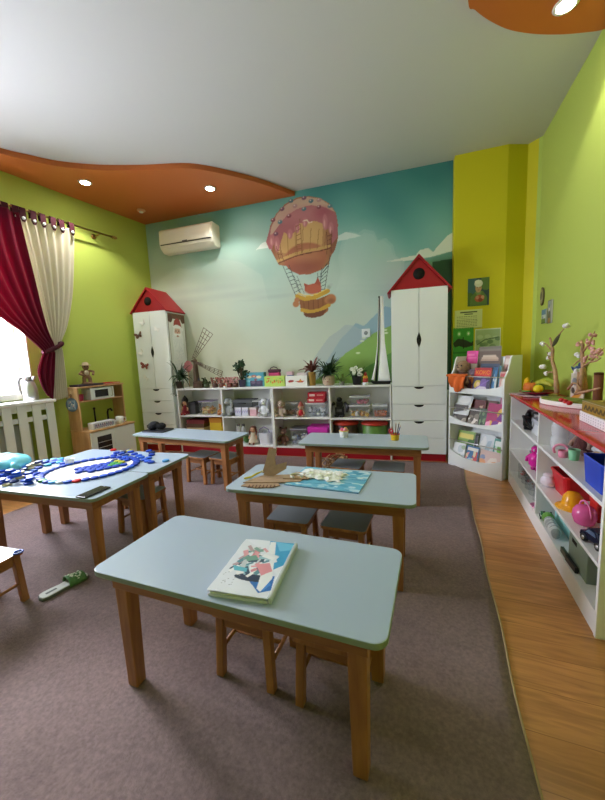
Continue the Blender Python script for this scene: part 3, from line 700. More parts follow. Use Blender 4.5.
# ---- play kitchen
kx, ky = -3.885, 2.62; KD, KW = .32, .60
kt = thing('play_kitchen', 'wooden toy kitchen with white doors and microwave against the green wall', 'play kitchen', (kx, ky, 0))
for y in (0, KW-.016):
    MB().bb((0, y, 0), (KD-.02, y+.016, .46)).build('side_panel', M_birch, kt, bevel=.002)
    MB().bb((0, y, .4805), (.19, y+.016, .955)).build('hutch_side', M_birch, kt, bevel=.002)
MB().bb((-.0, -.008, .4605), (KD+.004, KW+.008, .48)).build('counter', M_birch, kt, bevel=.003)
MB().bb((0, -.006, .9555), (.2, KW+.006, .972)).build('hutch_top', M_birch, kt, bevel=.003)
MB().bb((.004, .0165, .795), (.18, KW-.0165, .808)).build('hutch_shelf', M_birch, kt, bevel=.002)
MB().bb((.01, .0165, .06), (KD-.03, KW-.0165, .45)).build('carcass', M_cab, kt)
dd = MB().bb((KD-.019, .004, .03), (KD-.001, KW/2-.002, .456)).build('oven_door', M_cab, kt, bevel=.003)
MB().bb((KD-.0008, .075, .22), (KD+.002, KW/2-.045, .40)).build('oven_window', mat('oven_dark', '#2b2a26', rough=.15), dd)
for z in (.27, .33): m = MB(); m.cyl((KD+.003, .08, z), (KD+.003, KW/2-.05, z), .003, n=6); m.build('oven_rack', M_chrome, dd)
dd = MB().bb((KD-.019, KW/2+.002, .03), (KD-.001, KW-.004, .456)).build('cupboard_door', M_cab, kt, bevel=.003)
mw = MB().bb((.03, .16, .8085), (.185, .47, .945)).build('microwave', M_cab, kt, bevel=.006)
MB().bb((.1855, .215, .835), (.189, .385, .92)).build('microwave_window', mat('oven_dark', '#2b2a26'), mw)
m = MB(); m.tube([(.187, .43, .83), (.205, .43, .84), (.205, .43, .92), (.187, .43, .93)], .006, 8); m.build('microwave_handle', M_chrome, mw)
MB().bb((.04, .48, .8085), (.15, .50, .94)).build('divider', M_black, kt)
m = MB(); m.lathe([(.075, .4805), (.08, .484), (.066, .484), (.06, .482)], (.19, .44, 0), 20); m.build('sink_rim', M_chrome, kt)
m = MB(); m.tube([(.07, .44, .4805), (.07, .44, .62), (.085, .44, .655), (.13, .44, .665), (.15, .44, .64)], .011, 10); m.cyl((.07, .41, .4805), (.07, .41, .53), .009, n=8); m.build('faucet', M_black, kt)
m = MB(); m.tube([(.04, .29, .4805), (.04, .29, .69)], .009, 8); m.ball((.04, .29, .69), .016, 8); m.build('tap_post', M_black, kt)
# ================================================================ SMALL THINGS
def M4(loc, rz=0, tilt=0, lie=False):
    return Matrix.Translation(Vector(loc)) @ Matrix.Rotation(rz, 4, 'Z') @ Matrix.Rotation(R(-90) if lie else tilt, 4, 'X')
def flatcard(name, w, h, t, f, nu, nv, label, cat, loc, rz=0, tilt=0, lie=False, group=None, parent=None):
    o = card(w, h, t, f, nu, nv, name, parent)
    o.location = Vector(loc); o.rotation_euler = Euler((R(-90) if lie else tilt, 0, rz), 'XYZ')
    return tag(o, label, cat, group) if label else o
def box_thing(name, label, cat, loc, rz, w, d, h, col, lid=None, print_=None, group=None, lidh=.25):
    t = thing(name, label, cat, loc, rz, group)
    m0 = pp(col) if isinstance(col, str) else col
    if lid:
        MB().bb((-w/2, -d/2, 0), (w/2, d/2, h*(1-lidh))).build('box_body', m0, t, bevel=.003)
        MB().bb((-w/2-.003, -d/2-.003, h*(1-lidh)+.0005), (w/2+.003, d/2+.003, h)).build('lid', pp(lid) if isinstance(lid, str) else lid, t, bevel=.003)
    else: MB().bb((-w/2, -d/2, 0), (w/2, d/2, h)).build('box_body', m0, t, bevel=.003)
    if print_: 
        c = card(w*.98, h*.96, .002, print_, 40, 30, 'printed_front', t); c.location = (0, -d/2-.005, h*.02)
    return t
def remesh(o, vs):
    q = o.modifiers.new('fuse', 'REMESH'); q.mode = 'VOXEL'; q.voxel_size = vs; q.use_smooth_shade = True; return o
def plush(name, label, cat, loc, rz, h, col, ears='round', ear2=None, muzzle=None, dress=None, hat=None, scarf=None, legs_out=True, group=None):
    t = thing(name, label, cat, loc, rz, group); b = MB(); H = h
    b.ball((0, 0, .27*H), (.20*H, .17*H, .27*H), 14); b.ball((0, -.03*H, .70*H), (.20*H, .19*H, .19*H), 14)
    for s in (-1, 1):
        b.tube([(s*.13*H, -.02*H, .47*H), (s*.25*H, -.08*H, .34*H), (s*.26*H, -.16*H, .20*H)], [.07*H, .065*H, .07*H], 10)
        b.tube([(s*.10*H, -.02*H, .09*H), (s*.15*H, -.16*H, .075*H), (s*.17*H, -.27*H, .08*H)], [.085*H, .075*H, .08*H], 10)
        b.ball((s*.17*H, -.30*H, .10*H), (.075*H, .05*H, .09*H), 10)
    remesh(b.build('body', fz(col), t), H/42)
    for s in (-1, 1):
        m = MB()
        if ears == 'round': m.ball((s*.16*H, 0, .87*H), (.075*H, .035*H, .075*H), 10)
        elif ears == 'long': m.tube([(s*.12*H, 0, .84*H), (s*.2*H, -.03*H, .75*H), (s*.25*H, -.08*H, .55*H), (s*.25*H, -.09*H, .42*H)], [.03*H, .06*H, .07*H, .03*H], 10)
        else: m.ball((s*.2*H, -.02*H, .70*H), (.05*H, .06*H, .12*H), 10)
        m.build('ear', fz(ear2 or col), t)
        m = MB(); m.ball((s*.075*H, -.205*H, .745*H), .022*H, 8); m.build('eye', M_black, t)
    m = MB(); m.ball((0, -.20*H, .66*H), (.085*H, .06*H, .065*H), 10); mz = m.build('muzzle', fz(muzzle or col), t)
    m = MB(); m.ball((0, -.262*H, .69*H), (.03*H, .015*H, .02*H), 8); m.build('nose', M_black, mz)
    if dress: m = MB(); m.lathe([(.25*H, .10*H), (.24*H, .2*H), (.2*H, .38*H), (.12*H, .54*H)], (0, -.01*H, 0), 16, 1, .95); m.build('dress', fz(dress), t)
    if hat: m = MB(); m.lathe([(.215*H, .80*H), (.21*H, .84*H), (.15*H, .95*H), (.06*H, 1.1*H), (.02*H, 1.16*H)], (0, -.0*H, 0), 14); m.build('hat', fz(hat), t)
    if scarf: m = MB(); m.tube([(.15*H*math.cos(a*.5), .14*H*math.sin(a*.5)-.02*H, .53*H) for a in range(13)], .04*H, 8, closed=False); m.build('scarf', fz(scarf), t)
    return t
def doll(name, label, cat, loc, rz, h, dress, hair, hat=None, skin='#d9a986', shoes='#5b2a22', group=None):
    t = thing(name, label, cat, loc, rz, group); H = h; b = MB()
    b.ball((0, 0, .36*H), (.13*H, .10*H, .22*H), 12); b.ball((0, -.01*H, .74*H), (.155*H, .145*H, .165*H), 14); b.cyl((0, 0, .5*H), (0, 0, .64*H), .05*H, n=10)
    for s in (-1, 1):
        b.tube([(s*.10*H, 0, .5*H), (s*.2*H, -.05*H, .38*H), (s*.2*H, -.13*H, .27*H)], [.05*H, .042*H, .045*H], 8)
        b.tube([(s*.07*H, -.02*H, .18*H), (s*.09*H, -.16*H, .13*H), (s*.11*H, -.27*H, .06*H)], [.065*H, .055*H, .05*H], 8)
    remesh(b.build('body', mat('doll_skin_'+skin[1:], skin, rough=.55), t), H/46)
    m = MB(); m.lathe([(.27*H, .06*H), (.25*H, .14*H), (.17*H, .32*H), (.125*H, .42*H), (.14*H, .52*H), (.06*H, .60*H)], (0, -.02*H, 0), 18); m.build('dress', fz(dress), t)
    for s in (-1, 1):
        m = MB(); m.ball((s*.11*H, -.29*H, .06*H), (.055*H, .08*H, .06*H), 8); m.build('shoe', pl(shoes), t)
        m = MB(); m.ball((s*.055*H, -.15*H, .76*H), .02*H, 6); m.build('eye', M_black, t)
    m = MB(); m.ball((0, -.153*H, .685*H), (.03*H, .012*H, .01*H), 6); m.build('mouth', pl('#a8323a'), t)
    m = MB(); m.ball((0, .03*H, .79*H), (.18*H, .155*H, .155*H), 14)
    for s in (-1, 1): m.tube([(s*.13*H, .0, .78*H), (s*.19*H, -.02*H, .62*H), (s*.17*H, -.04*H, .45*H)], [.07*H, .06*H, .03*H], 8)
    remesh(m.build('hair', fz(hair), t), H/40)
    if hat: m = MB(); m.lathe([(.2*H, .84*H), (.205*H, .88*H), (.17*H, .98*H), (.09*H, 1.1*H), (.02*H, 1.2*H)], (0, .02*H, 0), 14); m.build('hat', fz(hat), t)
    return t
def container(name, label, loc, rz, w, d, h, lid=None, cat='container', group=None):
    t = thing(name, label, cat, loc, rz, group); m = MB(); k = .93
    p = rrect(w*k, d*k, .012, 3); q = rrect(w, d, .012, 3); n = len(p)
    m._add([(a, b, 0) for a, b in p]+[(a, b, h) for a, b in q], [tuple(range(n-1, -1, -1))]+[(i, (i+1) % n, n+(i+1) % n, n+i) for i in range(n)])
    m.build('tub', M_clear, t)
    m = MB(); m.tube([(a, b, h) for a, b in q], .0035, 6, closed=True); m.build('rim', M_cloudy, t)
    if lid: MB().prism(rrect(w+.008, d+.008, .012, 3), h+.004, h+.014, 'z').build('lid', lid if not isinstance(lid, str) else pl(lid), t, bevel=.003)
    return t
def blob_toy(name, label, cat, loc, rz, h, col, col2, group):
    t = thing(name, label, cat, loc, rz, group); m = MB()
    m.ball((0, 0, .4*h), (.42*h, .6*h, .4*h), 10); m.ball((0, -.45*h, .75*h), .28*h, 10); m.ball((0, .55*h, .5*h), (.12*h, .25*h, .1*h), 8)
    m.build('body', pl(col), t); m = MB(); m.ball((0, -.72*h, .72*h), (.13*h, .14*h, .08*h), 8); m.build('snout', pl(col2), t); return t
def fill(spots, name, label, cat, cols, h, group):
    for i, (p, rz) in enumerate(spots):
        c = cols[i % len(cols)]; blob_toy(name, label, cat, p, rz, h*(.9+.25*((i*37) % 10)/10), c[0], c[1], group)
def S_(x, y, off): return fur(x, y, off)[0]
def grid_spots(s, d, z, w, dd, nx, ny, lvl=1, h=.04):
    return [(fw(s+(i-(nx-1)/2)*w/nx+random.uniform(-.005, .005), d+(j-(ny-1)/2)*dd/ny, z+.003+k*h*.9), random.uniform(0, 6.2)) for k in range(lvl) for j in range(ny) for i in range(nx)]

# ---- wardrobe decorations
def butterfly(label, s, z, sz, col, d=-.0035, tiltz=0, rot=0):
    t = thing('butterfly', label, 'butterfly ornament', fw(s, d, z), TF, 'butterflies on the wardrobe doors')
    cr, sr = math.cos(rot), math.sin(rot)
    for sg, nm in ((-1, 'wing'), (1, 'wing')):
        P = [(0, 0), (.25, .35), (.6, .55), (.8, .42), (.7, .12), (.5, 0), (.62, -.2), (.5, -.45), (.25, -.42), (0, -.08)]
        vs = []
        for lay in (0, .0018):
            for x, y in P:
                X, Z = sg*x*sz, y*sz; vs.append((X*cr-Z*sr, -.3*x*sz-lay, X*sr+Z*cr))
        n = len(P); m = MB(); m._add(vs, [tuple(range(n)), tuple(range(2*n-1, n-1, -1))]+[(i, (i+1) % n, n+(i+1) % n, n+i) for i in range(n)]); m.build(nm, col, t)
    m = MB(); m.tube([(-.3*sz*-sr*1, -.002, -.3*sz*cr), (.32*sz*-sr, -.003, .32*sz*cr)], [.02*sz+.001, .05*sz], 8); m.build('body', M_black if 'brown' in label else col, t)
zf = lambda x, y: fur(x, y, 0)
for x, y, sz, c, lab, ro in ((139.3, 335.5, .078, '#6b4a3c', 'brown paper butterfly, the higher of two coloured ones on the wardrobe door', .3), (145.5, 366, .085, '#8e4a44', 'reddish brown paper butterfly, the lower of two coloured ones on the wardrobe door', -.2)):
    p = zf(x, y); butterfly(lab, p[0], p[2], sz, pp(c), rot=ro)
for i, (x, y, lab, ro) in enumerate(((143.5, 322.5, 'white butterfly at the top of the left wardrobe door', .5), (157.3, 329.5, 'white butterfly on the right-hand wardrobe door', -.4), (142, 352, 'white butterfly between the two coloured ones', .9), (146.5, 378, 'white butterfly just above the wardrobe drawers', -.7))):
    p = zf(x, y); butterfly(lab, p[0], p[2], .06, mat('white_card', '#f4f4f2', rough=.5), rot=ro)
def santa(u, v):
    A = Art(u, v, '#dfe2dd'); A.rect(0, .93, 1, 1, '#6d4a35').rect(0, 0, .03, 1, '#7a5b45').rect(.97, 0, 1, 1, '#7a5b45')
    A.ell(.12, .93, .14, .05, '#5a3a2a').ell(.88, .93, .14, .05, '#5a3a2a')
    A.ell(.5, .30, .4, .3, '#e9ecec').ell(.5, .62, .33, .24, '#eff1f1').ell(.5, .76, .17, .07, '#d8b5a2')
    A.poly([(.28, .82), (.34, .9), (.5, .95), (.7, .92), (.78, .82), (.6, .85), (.4, .85)], '#a5433c').ell(.5, .825, .26, .022, '#f4f4f4').ell(.8, .80, .06, .03, '#f4f4f4')
    A.ell(.42, .77, .025, .01, '#3a3f45').ell(.58, .77, .025, .01, '#3a3f45').ell(.5, .745, .04, .014, '#c98a7c').ell(.4, .72, .13, .018, '#fbfbfb').ell(.6, .72, .13, .018, '#fbfbfb').ell(.5, .705, .05, .008, '#a06058')
    for i in range(9): A.line([(.25+.06*i, .66), (.3+.05*i, .5), (.34+.04*i, .4)], .008, '#cdd5d8', .8)
    for i in range(26): A.ell((i*.37) % 1, (i*.23) % .6, .02, .008, '#c3cfd6', .8)
    A.ell(.3, .2, .12, .04, '#c9d3dc').ell(.7, .25, .1, .05, '#c2ccd6')
    return A.c
o = flatcard('poster', .36, .98, .003, santa, 60, 120, 'poster of a white-bearded man in a red cap on the side of the corner wardrobe', 'poster', fw(-.576+.524+.0025, .20, .86), TF+R(90))

# ---- plants
def pot(t, r, h, m, soil=True, rim=True, prof=None):
    b = MB(); b.lathe(prof or [(r*.72, 0), (r*.8, .003), (r, h*.92), (r*1.04, h*.93), (r*1.04, h), (r*.9, h), (r*.88, h*.93)], n=22); b.build('pot', m, t)
    s_ = MB(); s_.cyl((0, 0, h*.86), (0, 0, h*.925), r*.88, n=18); s_.build('soil', M_soil, t)
T_ = .8535
def sx(x, y, d): return fur(x, y, d)[0]
t = thing('spider_plant', 'dark spider plant in a brown pot on the shelf end beside the poster', 'potted plant', fw(sx(179.5, 386, .06)+.01, .06, T_), TF)
pot(t, .055, .09, mat('brown_pot', '#4d4135', rough=.7, bump=.4, bscale=60))
m = MB()
for i in range(110):
    a = random.uniform(0, 6.28); k = .25 if (math.cos(a) < -.1 and math.sin(a) > -.75) else (.75 if math.sin(a) > .3 else 1)
    m.blade((0, 0, .085), a, random.uniform(.2, .34)*k, .022, random.uniform(.8, 1.7)+(1-k), random.uniform(.5, 1.4))
m.build('leaves', M_leafdk, t)
m = MB()
for i in range(3): m.tube([(-.02+.02*i, -.05, .08), (-.03+.02*i, -.12, .04), (-.035+.025*i, -.125, -.05-.02*i)], .003, 5)
for i in range(12): m.blade((-.03+.03*(i % 3), -.125, -.06-.015*(i % 3)), random.uniform(0, 6.28), .05, .008, .6, .9)
m.build('runner', M_leafdk, t)

t = thing('jade_plant', 'small jade plant in a purple pot on the shelf left of the gift boxes', 'potted plant', fw(sx(242.5, 385, .1), .1, T_), TF)
pot(t, .05, .09, pl('#4a4460'))
m = MB(); ends = []
for k in range(9):
    a = k*.7; top = (.07*math.cos(a)*(.4+.6*(k % 2)), .05*math.sin(a), .14+.02*k); m.tube([(0, 0, .08), (top[0]*.4, top[1]*.4, .12), top], [.008, .006, .004], 6); ends.append(top)
m.build('stem', mat('bark', '#5d4a36', rough=.8), t)
m = MB()
for e in ends:
    for i in range(16): m.ball((e[0]+random.uniform(-.035, .035), e[1]+random.uniform(-.03, .03), e[2]+random.uniform(-.03, .045)), (.02, .014, .009), 8, Euler((random.uniform(-1, 1), random.uniform(-1, 1), random.uniform(0, 6))))
m.build('leaves', M_leafdk, t)

t = thing('bromeliad', 'dark red leaved plant in a tall gold vase on the shelf', 'potted plant', fw(sx(312.5, 385, .1), .1, T_), TF)
b = MB(); b.lathe([(.036, 0), (.038, .004), (.046, .155), (.048, .16), (.042, .16), (.04, .15)], n=24); b.build('vase', M_gold, t)
m = MB()
for i in range(26): m.blade((0, 0, .15), random.uniform(0, 6.28), random.uniform(.14, .24), .036, random.uniform(.6, 1.45), random.uniform(.2, .8))
m.build('leaves', mat('leaf_dark_red', '#6b3a34', rough=.5, var=.45, vscale=25), t)

t = thing('leafy_plant', 'big bushy green plant in a round cream pot with a face on the shelf', 'potted plant', fw(sx(329, 385, .1), .1, T_), TF)
b = MB(); b.lathe([(.05, 0), (.068, .02), (.076, .06), (.07, .1), (.062, .115), (.056, .115), (.055, .105)], n=24); pt = b.build('pot', mat('cream_clay', '#cbb29a', rough=.6), t)
for s in (-1, 1):
    m = MB(); m.ball((s*.026, -.071, .075), (.007, .004, .004), 8); m.build('painted_eye', M_black, pt)
m = MB(); m.ball((0, -.073, .045), (.012, .004, .005), 8); m.build('painted_mouth', pl('#9c4a44'), pt)
m = MB(); m.cyl((0, 0, .095), (0, 0, .104), .056); m.build('soil', M_soil, t)
m = MB()
for i in range(110): m.blade((random.uniform(-.02, .02), random.uniform(-.02, .02), .1), random.uniform(0, 6.28), random.uniform(.17, .30), .02, random.uniform(.55, 1.5), random.uniform(.3, 1.0))
m.build('leaves', M_leafdk, t)
t = thing('variegated_plant', 'pale trailing plant in a small clear pot between cream pot and black pot', 'potted plant', fw(sx(342, 385, .06), .06, T_), TF)
pot(t, .032, .05, mat('grey_pot', '#9a9a90', rough=.5))
m = MB()
for i in range(46): m.blade((0, 0, .045), random.uniform(0, 6.28), random.uniform(.06, .14), .018, random.uniform(.4, 1.3), random.uniform(.3, 1.1))
m.build('leaves', M_leaflt, t)
t = thing('white_flower_pot', 'white flowers with green leaves in a black pot on the shelf', 'potted plant', fw(sx(357, 385, .09), .09, T_), TF)
pot(t, .058, .105, M_black)
m = MB()
for i in range(60): m.blade((random.uniform(-.03, .03), random.uniform(-.03, .03), .1), random.uniform(0, 6.28), random.uniform(.09, .17), .028, random.uniform(.4, 1.2), random.uniform(.2, .8))
m.build('leaves', M_leaf, t)
for i in range(11):
    m = MB(); c = Vector((random.uniform(-.045, .07), random.uniform(-.1, -.03), random.uniform(.11, .2)))
    for k in range(6): m.ball(c+Vector((.014*math.cos(k*1.05), -.004, .014*math.sin(k*1.05))), (.010, .008, .010), 8)
    m.build('flower', mat('petal_white', '#e9eede', rough=.6), t)

# ---- windmill and its garden
hub = fur(192.5, 361, .06); t = thing('windmill', 'dark wooden model windmill with lattice blades on the shelf', 'windmill', fw(hub[0], .12, T_), TF)
M_dw = wood('dark_model_wood', '#4a3a2c', '#6d5844', scale=6, stretch=(4, 4, 1), rough=.7)
hz = hub[2]-T_
m = MB(); m.lathe([(.06, 0), (.045, .06), (.026, hz-.03), (.03, hz-.02), (.025, hz+.01), (.003, hz+.03)], n=8); m.build('tower', M_dw, t)
m = MB(); m.cyl((0, -.03, hz), (0, -.075, hz), .012, n=10); m.build('hub', M_dw, t)
def wm_blade(px, wd, wood_=M_dw):
    p = fur(px[0], px[1], .06); v = Vector((p[0]-hub[0], 0, p[2]-hub[2])); L = v.length; v.normalize(); n = Vector((-v.z, 0, v.x)); m = MB(); o = Vector((0, -.068, hz))
    g = lambda a, b: o+v*(a*L)+n*(b*wd*(.18+.82*a))
    for b in (-.5, -.17, .17, .5): m.bar(g(.05, b), g(1, b), .005, .005)
    for a in (.12, .3, .45, .6, .75, .88, 1.0): m.bar(g(a, -.5), g(a, .5), .005, .005)
    m.build('blade', wood_, t)
wm_blade((208.5, 331), .155); wm_blade((222, 374), .075); wm_blade((203, 365), .05)
m = MB(); m.bb((-.02, -.058, .02), (.02, -.04, .075)); m.build('door', M_gap, t)
t = thing('paper_fan', 'small pink paper fan leaning on the wall behind the windmill', 'paper fan', fw(sx(187, 360, .24), .25, T_), TF)
m = MB(); m._add([(0, 0, .19)]+[(.08*math.cos(R(20+14*i)), .012*(i % 2), .22+.14*math.sin(R(20+14*i))) for i in range(11)], [(0, i+1, i+2) for i in range(10)]); m.build('fan', pp('#d98f98'), t, solid=.002)
m = MB(); m.cyl((0, 0, 0), (0, 0, .21), .004, n=6); m.build('handle', M_birch, t)
bx_ = sx(199, 382, .06); t = thing('wicker_fence_basket', 'dark wicker basket at the foot of the windmill', 'basket', fw(bx_, .055, T_), TF)
m = MB()
for k in range(15): m.bar((-.058+k*.0083, -.03, 0), (-.058+k*.0083, -.03, .085+.006*(k % 2)), .005, .005); m.bar((-.058+k*.0083, .03, 0), (-.058+k*.0083, .03, .085), .005, .005)
m.build('stake', M_dw, t); m = MB()
for z in (.015, .035, .055, .075): m.tube([(-.06, -.034, z), (.062, -.034, z), (.062, .034, z), (-.06, .034, z)], .005, 6, closed=True)
m.build('wicker_band', M_dw, t); MB().bb((-.058, -.028, .002), (.06, .028, .06)).build('filling', M_soil, t)
for i, (x, y, c, c2, lab) in enumerate(((206.5, 383, '#4d5a3a', '#3c4a2e', 'small dark green moss figure beside the wicker basket'), (215, 383, '#5a3c34', '#8c5a4c', 'dark brown dried flower cluster right of the windmill'), (222, 383, '#6b4038', '#b0746c', 'reddish dried flower cluster in the middle of the shelf garden'),
                                        (229.5, 383, '#74433c', '#c48a86', 'pink and brown dried flower cluster near the jade plant'), (235.5, 383, '#553028', '#c99a98', 'pink blossom cluster close against the purple pot'))):
    t = thing('dried_flowers', lab, 'dried flowers', fw(sx(x, y, .07), .07, T_), TF); m = MB(); m.lathe([(.036, 0), (.04, .02), (.036, .05), (.02, .055)], n=12); m.build('pot', pl(c), t)
    m = MB()
    for k in range(12): m.tube([(0, 0, .04), (random.uniform(-.03, .03), random.uniform(-.03, .02), random.uniform(.06, .1))], .002, 5)
    m.build('stem', M_soil, t); m = MB()
    for k in range(26): m.ball((random.uniform(-.05, .05), random.uniform(-.035, .035), random.uniform(.055, .125)), random.uniform(.008, .016), 8, lump=.4)
    m.build('flower_head', mat('dried_'+c2[1:], c2, rough=.9, var=.3, vscale=60), t)
t = thing('toy_house', 'tiny white and orange house figure among the dried flowers', 'toy house', fw(sx(224.5, 384, .02), .02, T_), TF)
MB().bb((-.012, -.01, 0), (.012, .01, .02)).build('wall', M_cab, t); MB().prism([(-.016, .0203), (.016, .0203), (0, .036)], -.012, .012).build('roof', pl('#c9773f'), t)
t = thing('lantern', 'tiny black lantern hanging under the windmill hub', 'lantern', fw(sx(197, 371, .01), .035, T_+.095), TF)
m = MB(); m.lathe([(.014, 0), (.016, .004), (.01, .012), (.014, .02), (.011, .034), (.003, .042)], n=10); m.build('body', M_black, t); m = MB(); m.tube([(0, 0, .042), (.0, .0, .06), (0, .02, .07)], .0015, 5); m.build('hook', M_black, t)

# ---- boxes on top of the shelves
def blue_gift(u, v):
    A = Art(u, v, '#4f9fb4')
    for x, y, c in ((.25, .7, '#d9c9a0'), (.5, .75, '#b8604c'), (.75, .68, '#e3d3b0'), (.2, .4, '#7cc0cc'), (.85, .35, '#39788f')): A.ell(x, y, .13, .1, c)
    A.ell(.5, .73, .07, .06, '#e0b090').rect(.3, 0, .95, .42, '#3c3a55').ell(.45, .3, .12, .12, '#6a5a74').ell(.72, .28, .12, .13, '#574a66').ell(.58, .5, .08, .08, '#8a5a60'); return A.c
box_thing('gift_box', 'blue patterned gift box right of the jade plant', 'box', fw((sx(246, 385, .12)+sx(264, 385, .12))/2, .15, T_), TF, sx(265, 385, .1)-sx(245.5, 385, .1), .08, .175, '#4f9fb4', print_=blue_gift)
def green_gift(u, v):
    A = Art(u, v, '#b6d468')
    for i in range(9): A.ell(.12+.095*i, .48+.1*math.sin(i*1.7), .035, .12, ['#d9822c', '#c9502f', '#7aa83a'][i % 3])
    A.line([(.1, .35), (.3, .6), (.5, .35), (.7, .62), (.92, .4)], .03, '#d98a2a').ell(.2, .8, .09, .06, '#d2553a').ell(.8, .78, .07, .05, '#8fbf4a').ell(.5, .82, .06, .05, '#e6d24a'); return A.c
ga, gb = sx(264.5, 385, .05), sx(285, 385, .05)
box_thing('gift_box', 'lime green gift box with orange flowers under the pink bag', 'box', fw((ga+gb)/2, .10, T_), TF, gb-ga, .09, .125, '#b6d468', print_=green_gift)
t = thing('handbag', 'pink and black toy bag standing behind the lime green box', 'bag', fw((sx(266, 370, .2)+sx(283, 370, .2))/2-.0, .20, T_), TF)
MB().bb((-.075, -.035, 0), (.075, .035, .165)).build('bag_body', pl('#c23a72', .5), t, bevel=.012); MB().bb((-.077, -.037, .166), (.077, .037, .205)).build('flap', pl('#4a1c34', .5), t, bevel=.01)
m = MB(); m.tube([(-.05, -.02, .2), (-.04, -.02, .225), (0, -.02, .235), (.04, -.02, .225), (.05, -.02, .2)], .006, 8); m.build('handle', M_black, t)
def white_gift(u, v):
    A = Art(u, v, '#e9e8e2'); A.poly([(.1, .45), (.2, .62), (.36, .6), (.42, .5), (.3, .38), (.18, .36)], '#b53a3a').poly([(.48, .5), (.62, .52), (.7, .72), (.78, .5), (.9, .52), (.8, .36), (.62, .34)], '#c04a38').ell(.7, .52, .07, .07, '#d9a23a').ell(.28, .56, .05, .04, '#6a3040').line([(.36, .5), (.5, .46)], .02, '#5a7a3c'); return A.c
wa, wb = sx(285.5, 385, .05), sx(307.5, 385, .05)
box_thing('gift_box', 'white gift box with red bird shapes left of the gold vase', 'box', fw((wa+wb)/2, .095, T_), TF, wb-wa-.004, .085, .12, '#e9e8e2', print_=white_gift)
t = box_thing('toy_package', 'blue toy package peeping over the white gift box', 'box', fw(sx(290, 368, .2), .2, T_), TF, .07, .07, .17, '#5f7fb0', lid='#d8b7c0')
t = box_thing('toy_package', 'pale pink toy package behind the gold vase', 'box', fw(sx(302, 368, .22), .225, T_), TF, .12, .06, .15, '#c9a9b4', lid='#e3d8d6')
t = thing('toy_bottle', 'red and yellow toy bottle between black pot and sailboat', 'toy', fw(sx(365.5, 385, .05), .05, T_), TF)
m = MB(); m.lathe([(.03, 0), (.032, .02), (.03, .03)], n=16); m.build('foot', M_cab, t); m = MB(); m.lathe([(.028, .0305), (.03, .05), (.028, .075)], n=16); m.build('red_body', pl('#b8302a'), t)
m = MB(); m.lathe([(.0285, .0755), (.03, .085), (.026, .1), (.02, .102)], n=16); m.build('yellow_band', pl('#d8a52a'), t); m = MB(); m.lathe([(.019, .1025), (.02, .125), (.012, .14), (.003, .143)], n=16); m.build('cap', pl('#a8302c'), t)

# ---- sailboat
t = thing('sailboat', 'model sailboat with tall white sails and black hull on the shelf end', 'model boat', fw(sx(380, 385, .07), .08, T_), TF)
q = lambda x, y, d=.07: (lambda p: (p[0]-sx(380, 385, .07), p[2]-T_))(fur(x, y, d))
hl = q(371, 384)[0]; hr = q(391.2, 384)[0]-.003
m = MB(); m.prism([(hl, .03), (hl+.03, .003), (hr-.01, .0), (hr, .03), (hr, .036), (hl-.004, .036)], -.022, .022); m.build('hull', M_black, t, bevel=.006)
m = MB(); m.ball((q(372.5, 379)[0], -.026, .062), .012, 10); m.build('white_float', M_cab, t)
mt = q(379, 296); m = MB(); m.tube([(q(376.2, 382)[0], 0, .036), (q(378.1, 340)[0], 0, q(378.1, 340)[1]), (q(379, 296)[0], 0, mt[1])], [.011, .009, .008], 8); m.build('mast', M_black, t)
def sail(l, r, name, y0):
    P = []
    for k in range(15):
        v = k/14; a, b = l(v), r(v); P.append([(a[0]+(b[0]-a[0])*u/6, y0-.012*math.sin(PI*u/6), a[1]+(b[1]-a[1])*u/6) for u in range(7)])
    m = MB(); m.grid(P); m.build(name, mat('sail_white', '#f1f2f0', rough=.6), t, solid=.003)
def ip(pts):
    pts = [q(*p) for p in pts]
    def f(v):
        k = v*(len(pts)-1); i = min(int(k), len(pts)-2); return (pts[i][0]+(pts[i+1][0]-pts[i][0])*(k-i), pts[i][1]+(pts[i+1][1]-pts[i][1])*(k-i))
    return f
sail(ip([(379.8, 296), (379.6, 340), (378.8, 362), (378, 381)]), ip([(383.3, 296), (384.5, 340), (387.5, 362), (390.6, 381)]), 'main_sail', .0)
sail(ip([(378.7, 298), (377.4, 345), (375, 365), (372, 378)]), ip([(378.8, 298), (377.9, 345), (376.3, 365), (374.2, 381)]), 'jib_sail', -.014)
# ---- toys inside the white shelves
B_ = .1185
t = doll('elf_doll', 'elf doll in burgundy with a black hat in the first shelf bay', 'doll', fw(sx(185, 415, .06)+.01, .07, MZ[0]+.0005), TF, .215, '#7e1424', '#3a2620', hat='#1f1718', shoes='#a01c2c')
box_thing('storage_box', 'dark grey box beside the elf doll', 'box', fw(sx(195, 414, .16), .17, MZ[0]+.0005), TF, .12, .16, .16, '#4a4a50', lid='#3a3a40')
c1 = sx(208, 413, .12); container('storage_tub', 'clear tub of yellow toy animals in the first shelf bay', fw(c1+.01, .13, MZ[0]+.0005), TF, .21, .16, .17, lid='#7d6f8e')
fill(grid_spots(c1+.01, .13, MZ[0]+.003, .17, .12, 4, 2, 2, .05), 'toy_animal', 'yellow toy animal inside the clear tub of the first shelf bay', 'toy', [('#d9b24a', '#c9702a'), ('#e0c98a', '#8a5a3a'), ('#c98a4a', '#5a3a2a')], .05, 'toy animals in the yellow tub')
plush('teddy_bear', 'small orange plush bear at the right end of the first shelf bay', 'plush toy', fw(.602, .07, MZ[0]+.0005), TF, .15, '#c0814a', group=None)
cols = ['#6a3a2c', '#8a2f2a', '#3a4a5c', '#c9b48a', '#5c4630', '#7a2a30']
